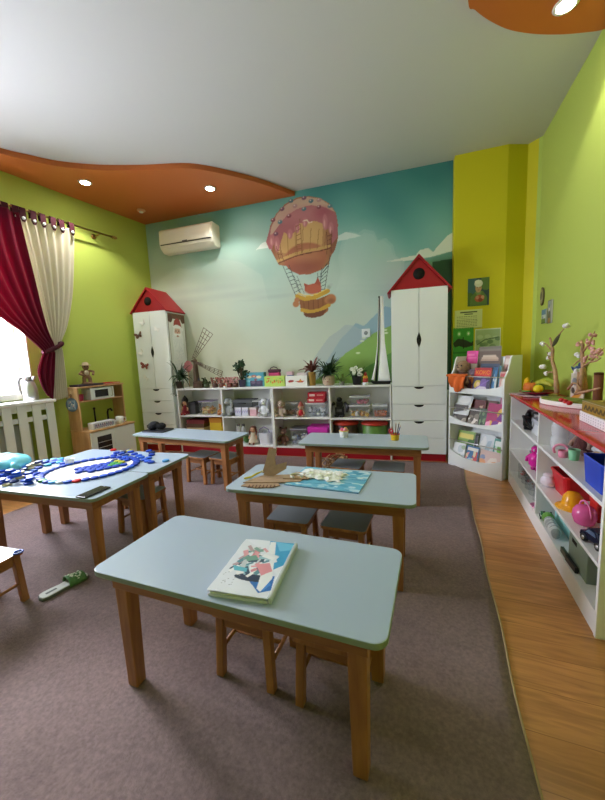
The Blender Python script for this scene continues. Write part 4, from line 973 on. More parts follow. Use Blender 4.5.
for i, c in enumerate(cols):
    t = box_thing('board_game', ['brown', 'dark red', 'slate blue', 'tan', 'olive brown', 'wine red'][i]+' board game box, %s in the stack of the first bay' % ['lowest', 'second', 'third', 'fourth', 'fifth', 'topmost'][i], 'board game', fw(.20+.008*(i % 2), .16, B_+.0512*i), TF+R(2*(i % 3)-2), .27-.01*(i % 2), .22, .05, c, lid=c, lidh=.55, group='board games stacked in the first bay')
t = box_thing('board_game', 'yellow upright game box beside the board game stack', 'board game', fw(.49, .13, B_), TF, .17, .09, .335, '#d9b52a', lid='#c9862a', lidh=.2)
plush('plush_bunny', 'grey plush bunny with long ears at the left of the second shelf bay', 'plush toy', fw(sx(229, 417, .05)-.015, .075, MZ[1]+.0005), TF, .265, '#a2a7ad', ears='long', ear2='#a8adb2', muzzle='#c9ccd0')
t = box_thing('carry_case', 'dark grey toy tool case on top of the lilac boxes', 'case', fw(sx(245, 405, .15)+.005, .16, MZ[1]+.1105), TF, .27, .2, .095, '#4b4e52', lid='#5f6266', lidh=.4)
m = MB(); m.tube([(-.05, -.1, .05), (-.05, -.12, .05), (.05, -.12, .05), (.05, -.1, .05)], .006, 8); m.build('handle', M_black, t)
def lil(u, v):
    A = Art(u, v, '#cfd0e2'); A.rect(0, .8, 1, 1, '#e9e6f0')
    for i in range(8): A.ell(.1+.115*i, .45+.15*math.sin(i*2.1), .05, .14, ['#8f86c0', '#b49ac8', '#e6e4f4'][i % 3])
    return A.c
for i, x in enumerate((239.5, 246.5)): box_thing('craft_box', ['left', 'right'][i]+' lilac craft box under the dark grey case', 'box', fw(sx(x, 415, .1)+.004, .12, MZ[1]+.0005), TF, .088, .12, .109, '#cfd0e2', print_=lil, group='lilac craft boxes')
box_thing('craft_box', 'pink craft box right of the lilac boxes', 'box', fw(sx(254.5, 415, .1), .12, MZ[1]+.0005), TF, .09, .12, .106, '#d9aab4', lid='#e6d6d6')
container('storage_tub', 'clear tub stacked on top of the pink craft box', fw(sx(260, 400, .12), .14, MZ[1]+.111), TF, .19, .15, .07, lid=M_cloudy)
plush('plush_bunny', 'white plush bunny slumped at the right of the second shelf bay', 'plush toy', fw(sx(265.5, 417, .05)-.01, .07, MZ[1]+.0005), TF-R(15), .25, '#d4d8dc', ears='long', muzzle='#e4e6e8', ear2='#aeb4bb')
doll('rag_doll', 'doll with brown hair and cream dress sitting in the lower second bay', 'doll', fw(sx(254, 444, .08)-.005, .09, B_), TF, .25, '#d9cdb8', '#6b3a2a')
t = thing('basket', 'white plastic basket with purple handle in the lower second bay', 'basket', fw(sx(265.5, 445, .1)-.0, .13, B_), TF)
m = MB(); p, q_ = rrect(.125, .13, .02, 3), rrect(.14, .15, .02, 3); n = len(p)
m._add([(a, b, 0) for a, b in p]+[(a, b, .15) for a, b in q_], [tuple(range(n-1, -1, -1))]+[(i, (i+1) % n, n+(i+1) % n, n+i) for i in range(n)]); m.build('tub', pl('#dcdce4'), t, solid=.004)
m = MB(); m.tube([(-.07, -.05, .15), (-.06, -.05, .19), (0, -.05, .225), (.06, -.05, .19), (.07, -.05, .15)], .006, 8); m.build('handle', pl('#6f5a94'), t)
for i, x in enumerate((238, 243)):
    t = thing('glass_jar', ['left', 'right'][i]+' tall glass jar in the lower second bay', 'jar', fw(sx(x, 442, .1)+.0, .14, B_), TF, 'tall jars in the lower second bay'); m = MB(); m.lathe([(.025, 0), (.028, .01), (.028, .2), (.02, .22)], n=16); m.build('glass', M_cloudy, t); m = MB(); m.lathe([(.021, .2205), (.022, .24), (.018, .245)], n=16); m.build('lid', pl('#6a6a6e'), t)
blob_toy('toy_frog', 'green plastic toy beside the brown-haired doll', 'toy', fw(sx(247.5, 443, .12), .13, B_), TF, .12, '#4a7a3c', '#8ab05a', None)

plush('plush_dog', 'beige plush dog sitting at the left of the third shelf bay', 'plush toy', fw(sx(281, 415, .06), .075, MZ[2]+.0005), TF, .225, '#b9a696', ears='flop', ear2='#9c8878', muzzle='#d6c8ba', scarf='#b78a86')
container('storage_tub', 'clear tub behind the red gnome in the third bay', fw(sx(291, 412, .2)+.02, .2, MZ[2]+.0005), TF, .2, .16, .15, lid=M_cloudy)
c3 = sx(291, 412, .2)+.02
fill(grid_spots(c3, .2, MZ[2]+.003, .16, .12, 3, 2, 1, .05), 'toy_animal', 'brown toy animal inside the clear tub behind the gnome', 'toy', [('#8a6a54', '#5a4034'), ('#a8806a', '#c9b09a')], .06, 'toy animals behind the gnome')
plush('gnome_doll', 'red plush gnome with beige face in the third shelf bay', 'plush toy', fw(sx(301.5, 415, .06)-.005, .07, MZ[2]+.0005), TF, .165, '#c9a58a', hat='#a8564a', dress='#b8232c', ears='flop')
c4 = sx(317, 414, .12)-.005
container('storage_tub', 'clear tub with grey toys under the red boxes', fw(c4, .14, MZ[2]+.0005), TF, .245, .17, .155, lid=M_cloudy)
fill(grid_spots(c4, .14, MZ[2]+.003, .2, .12, 4, 2, 2, .05), 'toy_animal', 'grey toy inside the clear tub under the red boxes', 'toy', [('#b8bcc4', '#6a7a9c'), ('#8a909a', '#d9dce0'), ('#d8d8dc', '#8f5a5a')], .05, 'grey toys in the tub under the red boxes')
def redp(u, v): return Art(u, v, '#c22838').rect(.08, .3, .42, .7, '#e9c9c4').rect(.55, .35, .9, .65, '#d98a84').c
for i in range(2):
    box_thing('game_box', ['lower', 'upper'][i]+' small red box on the clear tub in the third bay', 'box', fw(sx(317, 396, .12)-.006+.006*i, .14, MZ[2]+.171+.0605*i), TF+R(3*i), .21, .14, .06, '#c22838', print_=redp, group='red boxes on the tub')
plush('teddy_bear', 'dark brown teddy bear sitting in the lower third bay', 'plush toy', fw(sx(283.5, 444, .08), .1, B_), TF, .24, '#6a4636', muzzle='#a07a60')
c5 = sx(299, 440, .12)+.01; container('storage_tub', 'clear tub of blue and grey pieces in the lower third bay', fw(c5, .17, B_), TF, .21, .2, .2, lid='#5b5e66')
fill(grid_spots(c5, .17, B_+.003, .17, .15, 3, 3, 2, .06), 'toy_block', 'coloured toy piece inside the tub of the lower third bay', 'toy', [('#7a86a4', '#c9cdd4'), ('#a4a8b0', '#b04a5a'), ('#5a6a8c', '#d9c04a'), ('#c9c4bc', '#6a8a5c')], .065, 'toy pieces in the lower third bay tub')
box_thing('storage_box', 'magenta plastic box in the lower third bay', 'box', fw(sx(318, 440, .12)+.01, .17, B_), TF, .235, .22, .235, pl('#c02a9a'), lid=pl('#d83ab4'), lidh=.25)
t = thing('toy_robot', 'black toy robot heap at the left of the fourth shelf bay', 'toy', fw(sx(340, 415, .1)-.005, .12, MZ[3]+.0005), TF)
m = MB(); m.box((0, 0, .07), (.1, .08, .09)); m.box((0, 0, .15), (.075, .06, .06)); m.ball((.0, -.01, .205), (.035, .035, .03), 10); m.build('body', pl('#26262a'), t, bevel=.008)
for s in (-1, 1):
    m = MB(); m.tube([(s*.06, 0, .16), (s*.1, -.03, .14), (s*.095, -.06, .06)], [.022, .024, .016], 8); m.build('arm', pl('#2f2f34'), t); MB().box((s*.032, -.01, .0125), (.045, .1, .024)).build('foot', pl('#3a3a40'), t, bevel=.004)
MB().box((0, -.042, .08), (.06, .006, .03)).build('chest_plate', pl('#6a6a72'), t)
c6 = sx(361, 415, .1)-.015; container('storage_tub', 'clear tub of yellow and white animals in the fourth bay', fw(c6, .13, MZ[3]+.0005), TF, .235, .16, .13, lid=M_cloudy)
fill(grid_spots(c6, .13, MZ[3]+.003, .2, .12, 4, 2, 1, .05), 'toy_animal', 'yellow or white toy animal in the wide clear tub of the fourth bay', 'toy', [('#d9a83a', '#8a4a2a'), ('#d6d2c8', '#5a5a5a'), ('#c98a3a', '#e6dcc0')], .065, 'animals in the wide tub of the fourth bay')
container('storage_tub', 'clear tub with pink things stacked on the animal tub', fw(c6+.005, .13, MZ[3]+.146), TF, .225, .15, .09, lid=M_cloudy)
fill(grid_spots(c6+.03, .13, MZ[3]+.15, .12, .1, 3, 2, 1, .05), 'toy_animal', 'pink toy piece in the stacked clear tub', 'toy', [('#c9647a', '#e0b0ba'), ('#a85a6a', '#d9d0d0')], .05, 'pink toys in the stacked tub')
c7 = sx(381, 415, .1)-.008; container('storage_tub', 'clear tub of orange dinosaurs at the right end of the fourth bay', fw(c7, .13, MZ[3]+.0005), TF, .165, .16, .13, lid=M_cloudy)
fill(grid_spots(c7, .13, MZ[3]+.003, .13, .12, 3, 2, 1, .05), 'toy_animal', 'orange toy animal in the clear tub beside the plain wardrobe', 'toy', [('#c0683a', '#7a3a24'), ('#a85a34', '#d9a06a')], .065, 'orange animals in the right tub')
for i, x in enumerate((345.5, 374.5)):
    t = thing('plastic_basin', ['left', 'right'][i]+' red upturned plastic basin in the lower fourth bay', 'basin', fw(sx(x, 440, .12), .165, B_+.2002*0), TF, 'red basins')
    m = MB(); m.lathe([(.15, 0), (.152, .01), (.145, .02), (.14, .25), (.13, .262)], n=28, sy=.85); m.build('tub', pl('#5f8a3c' if i else '#4a3a34'), t)
    m = MB(); m.lathe([(.155, .2625), (.16, .272), (.15, .288), (.11, .305), (.05, .315)], n=28, sy=.85); m.build('red_top', pl('#c03a2a'), t)

# ---- book rack contents
def rk(cx, cy, off):
    p = plane(440+cx/4.71, 320+cy/4.71, np.array([.560, 3.435, 0])+np.array([-math.sin(RA), math.cos(RA), 0])*off, (-math.sin(RA), math.cos(RA), 0)); q = RX.inverted() @ Vector(p); return q
def rbook(name, label, xa, xb, z0, h, dep, lean, f, cat='book', group='books in the white book rack', th=.012, yaw=0):
    loc = RX @ Vector(((xa+xb)/2, dep, z0)); return flatcard(name, xb-xa, h, th, f, 34, 44, label, cat, loc, RA+yaw, R(-lean), group=group)
Z1, Z2, Z3 = .7895, .4695, .0445
def comic(u, v):
    A = Art(u, v, '#3d3a5c'); A.rect(0, .62, 1, 1, '#b8202a').rect(.05, .66, .95, .9, '#d4342a').ell(.3, .3, .22, .2, '#c9b23a').ell(.62, .35, .2, .22, '#7a5aa8').ell(.55, .15, .3, .1, '#d8cfe0').ell(.32, .33, .1, .1, '#e8c89a').line([(.1, .1), (.9, .5)], .05, '#8a6ac0')
    return A.c
cm = rbook('comic_book', 'comic with a red title band and purple picture, centre of the top tier', -.345, -.17, Z1, .235, .035, 12, comic)
fc = bpy.data.curves.new('title_lettering', 'FONT'); fc.body = 'КОКС'; fc.size = .052; fc.align_x = 'CENTER'; fc.extrude = .001
fo = bpy.data.objects.new('title_lettering', fc); COL.objects.link(fo); fo.parent = cm; fo.location = (0, -.0065, .172); fo.rotation_euler = (PI/2, 0, 0); fc.materials.append(pp('#f0a030'))
me_ = bpy.data.meshes.new_from_object(fo.evaluated_get(bpy.context.evaluated_depsgraph_get())); mo_ = bpy.data.objects.new('title_lettering', me_); COL.objects.link(mo_); mo_.parent = cm; mo_.location = fo.location; mo_.rotation_euler = fo.rotation_euler; bpy.data.objects.remove(fo); mo_.name = 'title_lettering'
rbook('book', 'blue book beside the comic on the top tier', -.168, -.115, Z1, .24, .05, 10, cover(3, '#2c5a8a', ['#4a86b8', '#1f3f64', '#c9d4d8'], 6), yaw=R(-4))
rbook('book', 'teal book just right of the blue book on the top tier', -.112, -.09, Z1, .25, .065, 8, cover(4, '#2f7686', ['#1c4c5a'], 3))
rbook('magazine', 'tall pinkish magazine at the right end of the top tier', -.13, -.02, Z1, .345, .14, 12, cover(9, '#c9a9a0', ['#b56a60', '#e8dccb', '#7a5a58', '#d98a80'], 9, '#e6d8d0'))
rbook('magazine', 'shorter pink magazine in front at the right end of the top tier', -.088, -.02, Z1, .2, .05, 9, cover(10, '#d8a59a', ['#e9d9cd', '#c0564c', '#8a6a70'], 7, '#c04a50'))
rbook('book', 'dark blue book behind the comic on the top tier', -.33, -.14, Z1, .27, .1, 10, cover(12, '#3a4a66', ['#6a86a8', '#c9c4b4'], 5, '#20304c'))
rbook('book', 'violet book left of the comic on the top tier', -.41, -.35, Z1, .22, .05, 12, cover(14, '#4a2c40', ['#a84a3a', '#d98a3a'], 4), yaw=R(4))
rbook('card', 'bright pink card with white lower strip standing on the top tier', -.55, -.42, Z1+.0, .40, .16, 10, lambda u, v: Art(u, v, '#e0479a').rect(0, .0, 1, .68, '#efe3ea').rect(.1, .8, .9, .84, '#f07ab8').rect(.1, .88, .7, .91, '#f07ab8').c, cat='card', group=None, th=.004)
t = thing('cloth_bag', 'bright orange cloth bag hanging over the rod at the left of the top tier', 'bag', RX @ Vector((-.455, .0, Z1)), RA)
m = MB(); P = []
for k in range(13):
    v = k/12; P.append([(-.115+.20*u/10*(1-.25*v)+.03*v, -.022-.012*math.sin(u*1.3+v*3)-.01*math.sin(PI*v), .16-.16*v*(.75+.25*math.sin(u/10*PI))+.01*math.sin(u)) for u in range(11)])
m.grid(P); m.build('front_flap', mat('orange_cloth', '#d9682a', rough=.85, bump=.3, bscale=80), t, solid=.005)
m = MB(); m.tube([(-.14, -.02, .155), (-.06, -.014, .163), (.02, -.014, .158), (.09, -.016, .165)], [.012, .014, .014, .012], 8); m.build('fold', mat('orange_cloth', '#d9682a'), t)
plush('plush_sloth', 'brown and beige plush toy leaning in the left corner of the top tier', 'plush toy', RX @ Vector((-.505, .12, Z1)), RA, .34, '#9c7d60', ears='flop', ear2='#6b4a34', muzzle='#c9a888', dress='#5a3628')
t2 = rbook('picture_board', 'brown board picturing a pile of books, standing behind the comic', -.415, -.185, Z1+.0, .43, .215, 2, lambda u, v: None or (lambda A: A.rect(0, 0, 1, 1, '#6a5648').poly([(.15, .5), (.85, .52), (.9, .42), (.12, .4)], '#cdb49c').poly([(.1, .4), (.88, .42), (.9, .3), (.12, .28)], '#b89a84').poly([(.2, .6), (.75, .62), (.8, .52), (.18, .5)], '#d8c4b0').rect(.1, .28, .9, .3, '#3c2c24').rect(.12, .395, .9, .41, '#4a382e')  .rect(0, .78, 1, .9, '#83786c').rect(0, .9, 1, 1, '#6f6a58').c)(Art(u, (v-.52)/.48, '#6a5648')), cat='picture', group=None, th=.004)
rbook('plastic_folder', 'white translucent plastic folder lying over the second tier at the left', -.56, -.38, Z2+.08, .2, .03, 25, lambda u, v: Art(u, v, '#dfe4e6').ell(.5, .8, .4, .2, '#f2f4f4').line([(.1, .2), (.9, .6)], .03, '#b9c2c6').c, cat='folder', group=None, th=.006)
for i, (a, b, h, d, bg, cs, lab, yw) in enumerate(((-.55, -.40, .15, .02, '#4a4440', ['#8f8a80', '#2c2826', '#b0a898'], 'dark grey book under the plastic folder on the second tier', 3),
        (-.42, -.25, .2, .07, '#6b2c2a', ['#a8564a', '#3a2420', '#c9a58a'], 'dark red book on the second tier', 0), (-.385, -.27, .135, .03, '#5c5550', ['#e0dcd4', '#8a8278'], 'brown book with pale picture in the middle of the second tier', -3),
        (-.27, -.15, .2, .09, '#7a5a4c', ['#b58a70', '#40302a', '#d8c0a4'], 'brown book at the back of the second tier', 0), (-.275, -.19, .14, .03, '#38503a', ['#6a8a5a', '#20301f'], 'dark green book on the second tier', 2), (-.19, -.03, .19, .02, '#b02a6a', ['#f0a0c0', '#e8b84a', '#7a2a8a', '#e85a9a', '#f4d8c8'], 'magenta cartoon book at the right of the second tier', -2),
        (-.12, -.02, .23, .08, '#c9849a', ['#6a3a4c', '#e8c8c0'], 'pink book behind the magenta one on the second tier', 0))):
    rbook('book', lab, a, b, Z2, h*1.2, d, 14, cover(40+i, bg, cs, 8), yaw=R(yw))
for i, (a, b, h, d, bg, cs, lab, yw, bd) in enumerate(((-.55, -.36, .24, .05, '#8fb45a', ['#e8e4b0', '#4a7a3c', '#d9c04a', '#f2f2e8', '#5a9ac0'], 'green and yellow picture book at the left of the bottom tier', 2, '#e8dc70'), (-.56, -.42, .15, .02, '#e4e8ea', ['#c4d0d6', '#a8c0a0'], 'white booklet at the left of the bottom tier', 3, None),
        (-.36, -.335, .22, .06, '#2a2a2e', ['#44444a'], 'thin black book on the bottom tier', 0, None), (-.33, -.17, .235, .09, '#dfe6ea', ['#f4f6f6', '#b8ccd6', '#9ab0bc'], 'white picture book in the middle of the bottom tier', 0, None),
        (-.41, -.27, .145, .025, '#4a7aa8', ['#e8d8b0', '#d95a5a', '#b8d4e8', '#e8a0a0'], 'blue picture book in the middle of the bottom tier', -2, '#e8e8e0'), (-.165, -.03, .225, .07, '#4a9a8a', ['#d8ecd8', '#2a6a5a', '#e8f0f0', '#7ab84a'], 'teal and green picture book at the right of the bottom tier', 0, '#eef4ee'),
        (-.25, -.03, .14, .02, '#e0c4bc', ['#d9605a', '#f0e4d8', '#8a9ac0', '#e8a878', '#c04a5a'], 'pink and red picture book at the right of the bottom tier', 1, None))):
    rbook('book', lab, a, b, Z3, h*1.38, d, 14, cover(60+i, bg, cs, 9, bd), yaw=R(yw))

# ---- pictures on the pillar and right wall
PA = math.atan2(.018, .485)
def pillar_card(name, x0, x1, z0, z1, f, label, cat, off=.003, nu=60, nv=70):
    xm = (x0+x1)/2; y = 4.164+(xm-.172)*.018/.485-off; return flatcard(name, x1-x0, z1-z0, .003, f, nu, nv, label, cat, (xm, y, z0), PA)
def ph(u, v):
    A = Art(u, v, '#2f4a50'); A.ell(.2, .75, .3, .3, '#3f6a6c').ell(.85, .8, .3, .25, '#5a7a3c').ell(.1, .2, .2, .3, '#4a6a2c')
    A.poly([(.1, 0), (.15, .35), (.38, .52), (.7, .52), (.9, .3), (.92, 0)], '#5d7a3c').poly([(.35, .5), (.5, .3), (.66, .5)], '#7a945a')
    A.ell(.5, .65, .15, .17, '#c49a78').ell(.5, .8, .19, .13, '#dfe0d4').ell(.48, .86, .16, .07, '#eceee4').ell(.45, .66, .02, .015, '#4a3a30').ell(.57, .66, .02, .015, '#4a3a30').ell(.5, .57, .05, .015, '#a0685a')
    A.ell(.55, .26, .22, .13, '#b5563a').ell(.45, .3, .08, .07, '#c9886a').ell(.7, .3, .08, .07, '#d09a74').ell(.6, .2, .1, .07, '#8a3a2c'); return A.c
pillar_card('photo_poster', .312, .516, 1.655, 1.94, ph, 'framed photo of a person in green holding red fruit, on the yellow pillar', 'photo')
def notice(u, v):
    A = Art(u, v, '#d5dc9a'); A.rect(.0, 0, 1, .02, '#b0b870').rect(.2, .84, .82, .9, '#4a5030').rect(.35, .74, .66, .79, '#4a5030')
    for i in range(7):
        y = .62-.085*i; k = 0
        for j in range(9):
            w = .05+.04*((i*5+j*3) % 4)/4; A.rect(.07+k, y, .07+k+w, y+.03, '#7d8458') if .07+k+w < .93 else None; k += w+.02
    return A.c
pillar_card('paper_notice', .189, .455, 1.425, 1.62, notice, 'pale green paper notice with lines of small print on the yellow pillar', 'notice', .003, 90, 60)
def greenp(u, v):
    A = Art(u, v, '#3f9a38'); A.ell(.3, .85, .1, .06, '#7cc46a').ell(.75, .85, .1, .06, '#7cc46a').ell(.3, .85, .045, .03, '#e8f0e0').ell(.75, .85, .045, .03, '#e8f0e0')
    A.poly([(.0, .62), (.25, .74), (.6, .7), (.9, .62), (1, .68), (1, .55), (.6, .5), (.3, .55), (.1, .52)], '#23321f').rect(0, .36, 1, .4, '#2f7a2c').line([(.5, .74), (.52, .5)], .05, '#1c2818'); return A.c
pillar_card('poster', .172, .376, 1.0, 1.435, greenp, 'bright green poster with two pale round eyes low on the yellow pillar', 'poster')
def treep(u, v):
    A = Art(u, v, '#a9bc8c')
    for i in range(9): A.ell(.1+.1*i, .55+.18*math.sin(i*1.9), .12, .07, ['#7d9468', '#c3d0aa', '#64805a'][i % 3], .8)
    A.line([(.1, .45), (.4, .62), (.9, .68)], .04, '#5c7450').rect(0, 0, 1, .2, '#8a9a78').rect(0, 0, 1, .03, '#dfe4d4').rect(0, .97, 1, 1, '#dfe4d4').rect(0, 0, .03, 1, '#dfe4d4').rect(.97, 0, 1, 1, '#dfe4d4'); return A.c
pillar_card('poster', .39, .632, 1.11, 1.41, treep, 'grey-green leafy poster at the right edge of the yellow pillar', 'poster', .004)
def rwp(x0, x1, y0, y1, X=.97): a, b = atx(x0, y1, X), atx(x1, y0, X); return a[1], b[1], b[2], a[2]
def wallx(Y): return .942+(4.173-Y)*.038/1.073
y1_, y0_, z1_, z0_ = rwp(549, 557, 297, 326)
fr = flatcard('wall_picture', .11, z1_-z0_-.03, .012, lambda u, v: (lambda A: A.rect(.1, .05, .9, .95, '#9aa8a4').ell(.5, .65, .25, .2, '#d8d4c4').ell(.5, .3, .3, .25, '#5c5a44').ell(.5, .12, .35, .12, '#b0823c').ell(.45, .75, .2, .1, '#7a8a9a').c)(Art(u, v, '#6d6a58')), 24, 60, 'tall narrow picture with a pale figure on the right green wall', 'picture', (wallx(3.74)-.008, 3.74, z0_+.02), -PI/2)
t = thing('wall_plaque', 'small oval plaque with dark rim on the right green wall', 'plaque', (wallx(3.98)-.001, 3.98, 1.585), -PI/2)
m = MB(); m.prism([(.055*math.cos(a*PI/14), .085+.085*math.sin(a*PI/14)) for a in range(28)], -.012, 0); m.build('rim', mat('dark_bronze', '#5c5434', rough=.5), t, bevel=.003)
m = MB(); m.prism([(.042*math.cos(a*PI/14), .085+.07*math.sin(a*PI/14)) for a in range(28)], -.014, -.0125); m.build('panel', pp('#a8a070'), t); m = MB(); m.ball((0, -.016, .09), (.02, .006, .04), 10); m.build('relief', pp('#6a6a4c'), t)
flatcard('wall_picture', .13, .13, .01, lambda u, v: (lambda A: A.rect(0, .0, 1, .35, '#6a8a4a').rect(0, .35, 1, .6, '#c8d4d0').ell(.3, .45, .2, .1, '#8a9aa8').rect(0, 0, 1, .08, '#4a6a3a').c)(Art(u, v, '#4f7fa4')), 30, 30, 'small landscape picture beneath the oval plaque on the green wall', 'picture', (wallx(3.92)-.007, 3.90, 1.41), -PI/2)

# ---- on the left: jug, figures on the toy kitchen
p = lw(lef(32, 403, .05)[0], .05, WZ0+.0005)
t = thing('thermos_jug', 'steel thermos jug with dark handle on the white window sill', 'thermos jug', p, R(201))
m = MB(); m.lathe([(.062, 0), (.066, .01), (.064, .12), (.05, .18), (.042, .2)], n=28); m.build('body', mat('brushed_steel', '#c9c9c6'), t); m = MB(); m.lathe([(.0425, .2005), (.046, .21), (.044, .235), (.03, .25), (.01, .254)], n=24); m.build('lid', pl('#6d6a68'), t)
m = MB(); m.tube([(.04, 0, .235), (.085, 0, .235), (.11, 0, .2), (.108, 0, .12), (.09, 0, .075), (.066, 0, .07)], .011, 10); m.build('handle', pl('#5a5654'), t); m = MB(); m.tube([(-.035, 0, .215), (-.06, 0, .24), (-.07, 0, .243)], [.018, .014, .009], 8); m.build('spout', mat('brushed_steel', '#c9c9c6'), t)
kz = .9725
t = box_thing('folder', 'dark purple flat box on top of the toy kitchen under the figurine', 'box', (kx+.1, ky+.19, kz), PI/2, .3, .16, .022, '#4a3b4c', lid='#3d3040', lidh=.5)
t = thing('folder', 'red folder lying on top of the toy kitchen', 'folder', (kx+.1, ky+.47, kz), 0); MB().bb((-.085, -.1, 0), (.085, .1, .006)).build('lower_cover', pp('#b8232a'), t); MB().bb((-.083, -.098, .0065), (.08, .098, .012)).build('sheets', pp('#e8e4dc'), t); MB().bb((-.085, -.1, .0125), (.085, .1, .018)).build('upper_cover', pp('#b8232a'), t)
t = thing('figurine', 'brown and cream figurine in a wide hat on top of the toy kitchen', 'figurine', (kx+.1, ky+.2, kz+.0225), R(60)); m = MB()
m.lathe([(.06, 0), (.062, .01), (.04, .02)], n=16); m.tube([(-.03, -.01, .02), (-.025, 0, .07), (0, 0, .11)], [.02, .022, .03], 10); m.tube([(.03, -.015, .02), (.03, -.01, .06), (0, 0, .11)], [.02, .022, .03], 10); m.ball((0, 0, .125), (.04, .035, .045), 12)
m.tube([(-.035, 0, .15), (-.07, -.03, .12), (-.03, -.05, .1)], .014, 8); m.tube([(.035, 0, .15), (.07, -.03, .14), (.06, -.05, .1)], .014, 8); m.ball((0, -.005, .195), .036, 12); remesh(m.build('body', mat('figurine_clay', '#8f6b50', rough=.6, var=.35, vscale=25), t), .004)
m = MB(); m.lathe([(.055, .212), (.057, .218), (.034, .222), (.03, .245), (.01, .252)], n=18); m.build('hat', pp('#c9b498'), t)
for s in (-1, 1): m = MB(); m.ball((s*.014, -.037, .2), .006, 6); m.build('eye', M_black, t)
m = MB(); m.ball((0, -.034, .13), (.025, .01, .03), 8); m.build('shirt', pp('#d8cbb4'), t)
t = thing('toy_cup', 'pink toy cup on the hutch shelf beside the microwave', 'cup', (kx+.10, ky+.085, .8085), 0); m = MB(); m.lathe([(.03, 0), (.036, .01), (.04, .075), (.037, .075), (.033, .012)], n=20); m.build('cup', pl('#c8406a'), t); m = MB(); m.tube([(.036, 0, .06), (.06, 0, .055), (.055, 0, .025), (.034, 0, .02)], .005, 8); m.build('handle', pl('#c8406a'), t)
def tray(u, v):
    A = Art(u, v, '#dfe2ea')
    for i in range(9): A.line([(.06+.1*i, .2), (.1+.1*i, .85), (.13+.1*i, .25)], .03, ['#5a4a8c', '#7a3a6a', '#3f5a9a'][i % 3])
    return A.c
t = box_thing('toy_tray', 'white box with purple and blue markings on the toy kitchen counter', 'box', (kx+.24, ky+.21, .4805), PI/2, .28, .09, .075, '#e3e6ec', print_=tray)
m = MB(); m.tube([(.14, -.03, .02), (.165, -.03, .05), (.165, .03, .05), (.14, .03, .02)], .006, 8); m.build('handle', M_cab, t)
t = thing('mug', 'white mug on the right of the toy kitchen counter', 'mug', (kx+.26, ky+.44, .4805), R(60)); m = MB(); m.lathe([(.036, 0), (.042, .006), (.044, .09), (.04, .09), (.038, .01)], n=24); m.build('cup', mat('white_china', '#f0eeea', rough=.2), t); m = MB(); m.tube([(.042, 0, .075), (.07, 0, .07), (.07, 0, .03), (.042, 0, .02)], .006, 8); m.build('handle', mat('white_china', '#f0eeea'), t)
def disc(u, v):
    A = Art(u, v, '#8fa4b4')
    for i in range(14): A.ell(.5+.33*math.cos(i*1.9), .5+.33*math.sin(i*2.3), .1, .09, ['#e6e6e2', '#4f7fa4', '#c9a8a0', '#35587a', '#dfd6c4'][i % 5])
    return A.c
t = thing('hanging_disc', 'round blue and white patterned disc hanging on the side of the toy kitchen', 'ornament', (kx+.10, ky-.012, .70), R(8))
m = MB(); m.prism([(.078*math.cos(a*PI/16), .078+.078*math.sin(a*PI/16)) for a in range(32)], -.008, 0); m.build('rim', pp('#5f7488'), t, bevel=.002)
c_ = card(.10, .10, .003, disc, 30, 30, 'patterned_face', t); c_.location = (0, -.0095, .028)
m = MB(); m.tube([(0, -.004, .155), (-.01, -.004, .185), (0, -.004, .2), (.01, -.004, .185), (0, -.004, .155)], .0025, 6); m.build('loop', pp('#6a5a4a'), t)

# ---- caps, paper and the rest on the twin tables
CZT = TH+.0005
def pt_(x, y): return atz(x, y, TH)
t = thing('paper_oval', 'white oval paper under the ring of bottle caps', 'paper', (*pt_(88, 470)[:2], CZT), 0)
ell_ = []
for k in range(64):
    a = 2*PI*k/64; x, y = 88.5+48.5*math.cos(a)+1.5*math.sin(a), 470.5-8.6*math.cos(a)+9.2*math.sin(a)
    ell_.append(Vector(pt_(x, y)))
c0 = sum(ell_, Vector())/64
t.location = (c0.x, c0.y, CZT)
m = MB(); m.prism([(v.x-c0.x, v.y-c0.y) for v in ell_], 0, .0012, 'z'); m.build('sheet', pp('#eceae6'), t)
CR = .0235
def cap_proto(name, label, col, group):
    t = thing(name, label, 'bottle cap', (0, 0, 0), 0, group); b = MB(); n = 24; P = []
    for z, r in ((0, 1), (.009, .985), (.0115, .93), (.012, .8)): P.append((r*CR, z))
    b.lathe(P, n=n); b.build('shell', col, t); m = MB()
    for k in range(24): a = 2*PI*k/24; m.bar((CR*math.cos(a), CR*math.sin(a), .001), (CR*.985*math.cos(a), CR*.985*math.sin(a), .009), .002, .002)
    m.build('grip_ridges', col, t); return t
CAPC = {'deep blue': '#1b46b8', 'bright blue': '#2a62d8', 'light blue': '#58a4e0', 'beige': '#c9bd94', 'green': '#3f9a4c', 'red': '#cf2a2c', 'white': '#dfe4ea', 'yellow green': '#b4b42c', 'turquoise': '#2aa4c4', 'navy': '#22356e'}
PROTO = {}
placed = [(*pt_(70, 464.5)[:2], TH+.3)]
def cap(x, y, colour, label, group, z=CZT, world=None, tilt=None):
    key = (colour, group)
    m0 = mat('cap_'+colour.replace(' ', '_'), CAPC[colour], rough=.5, spec=.3)
    if key not in PROTO: o = cap_proto('bottle_cap', label, m0, group); PROTO[key] = o
    else: o = copy_tree(PROTO[key]); o['label'] = label
    o.location = (world[0], world[1], z); o.rotation_euler = (tilt or 0, 0, random.uniform(0, 6)); placed.append((world[0], world[1], z)); return o
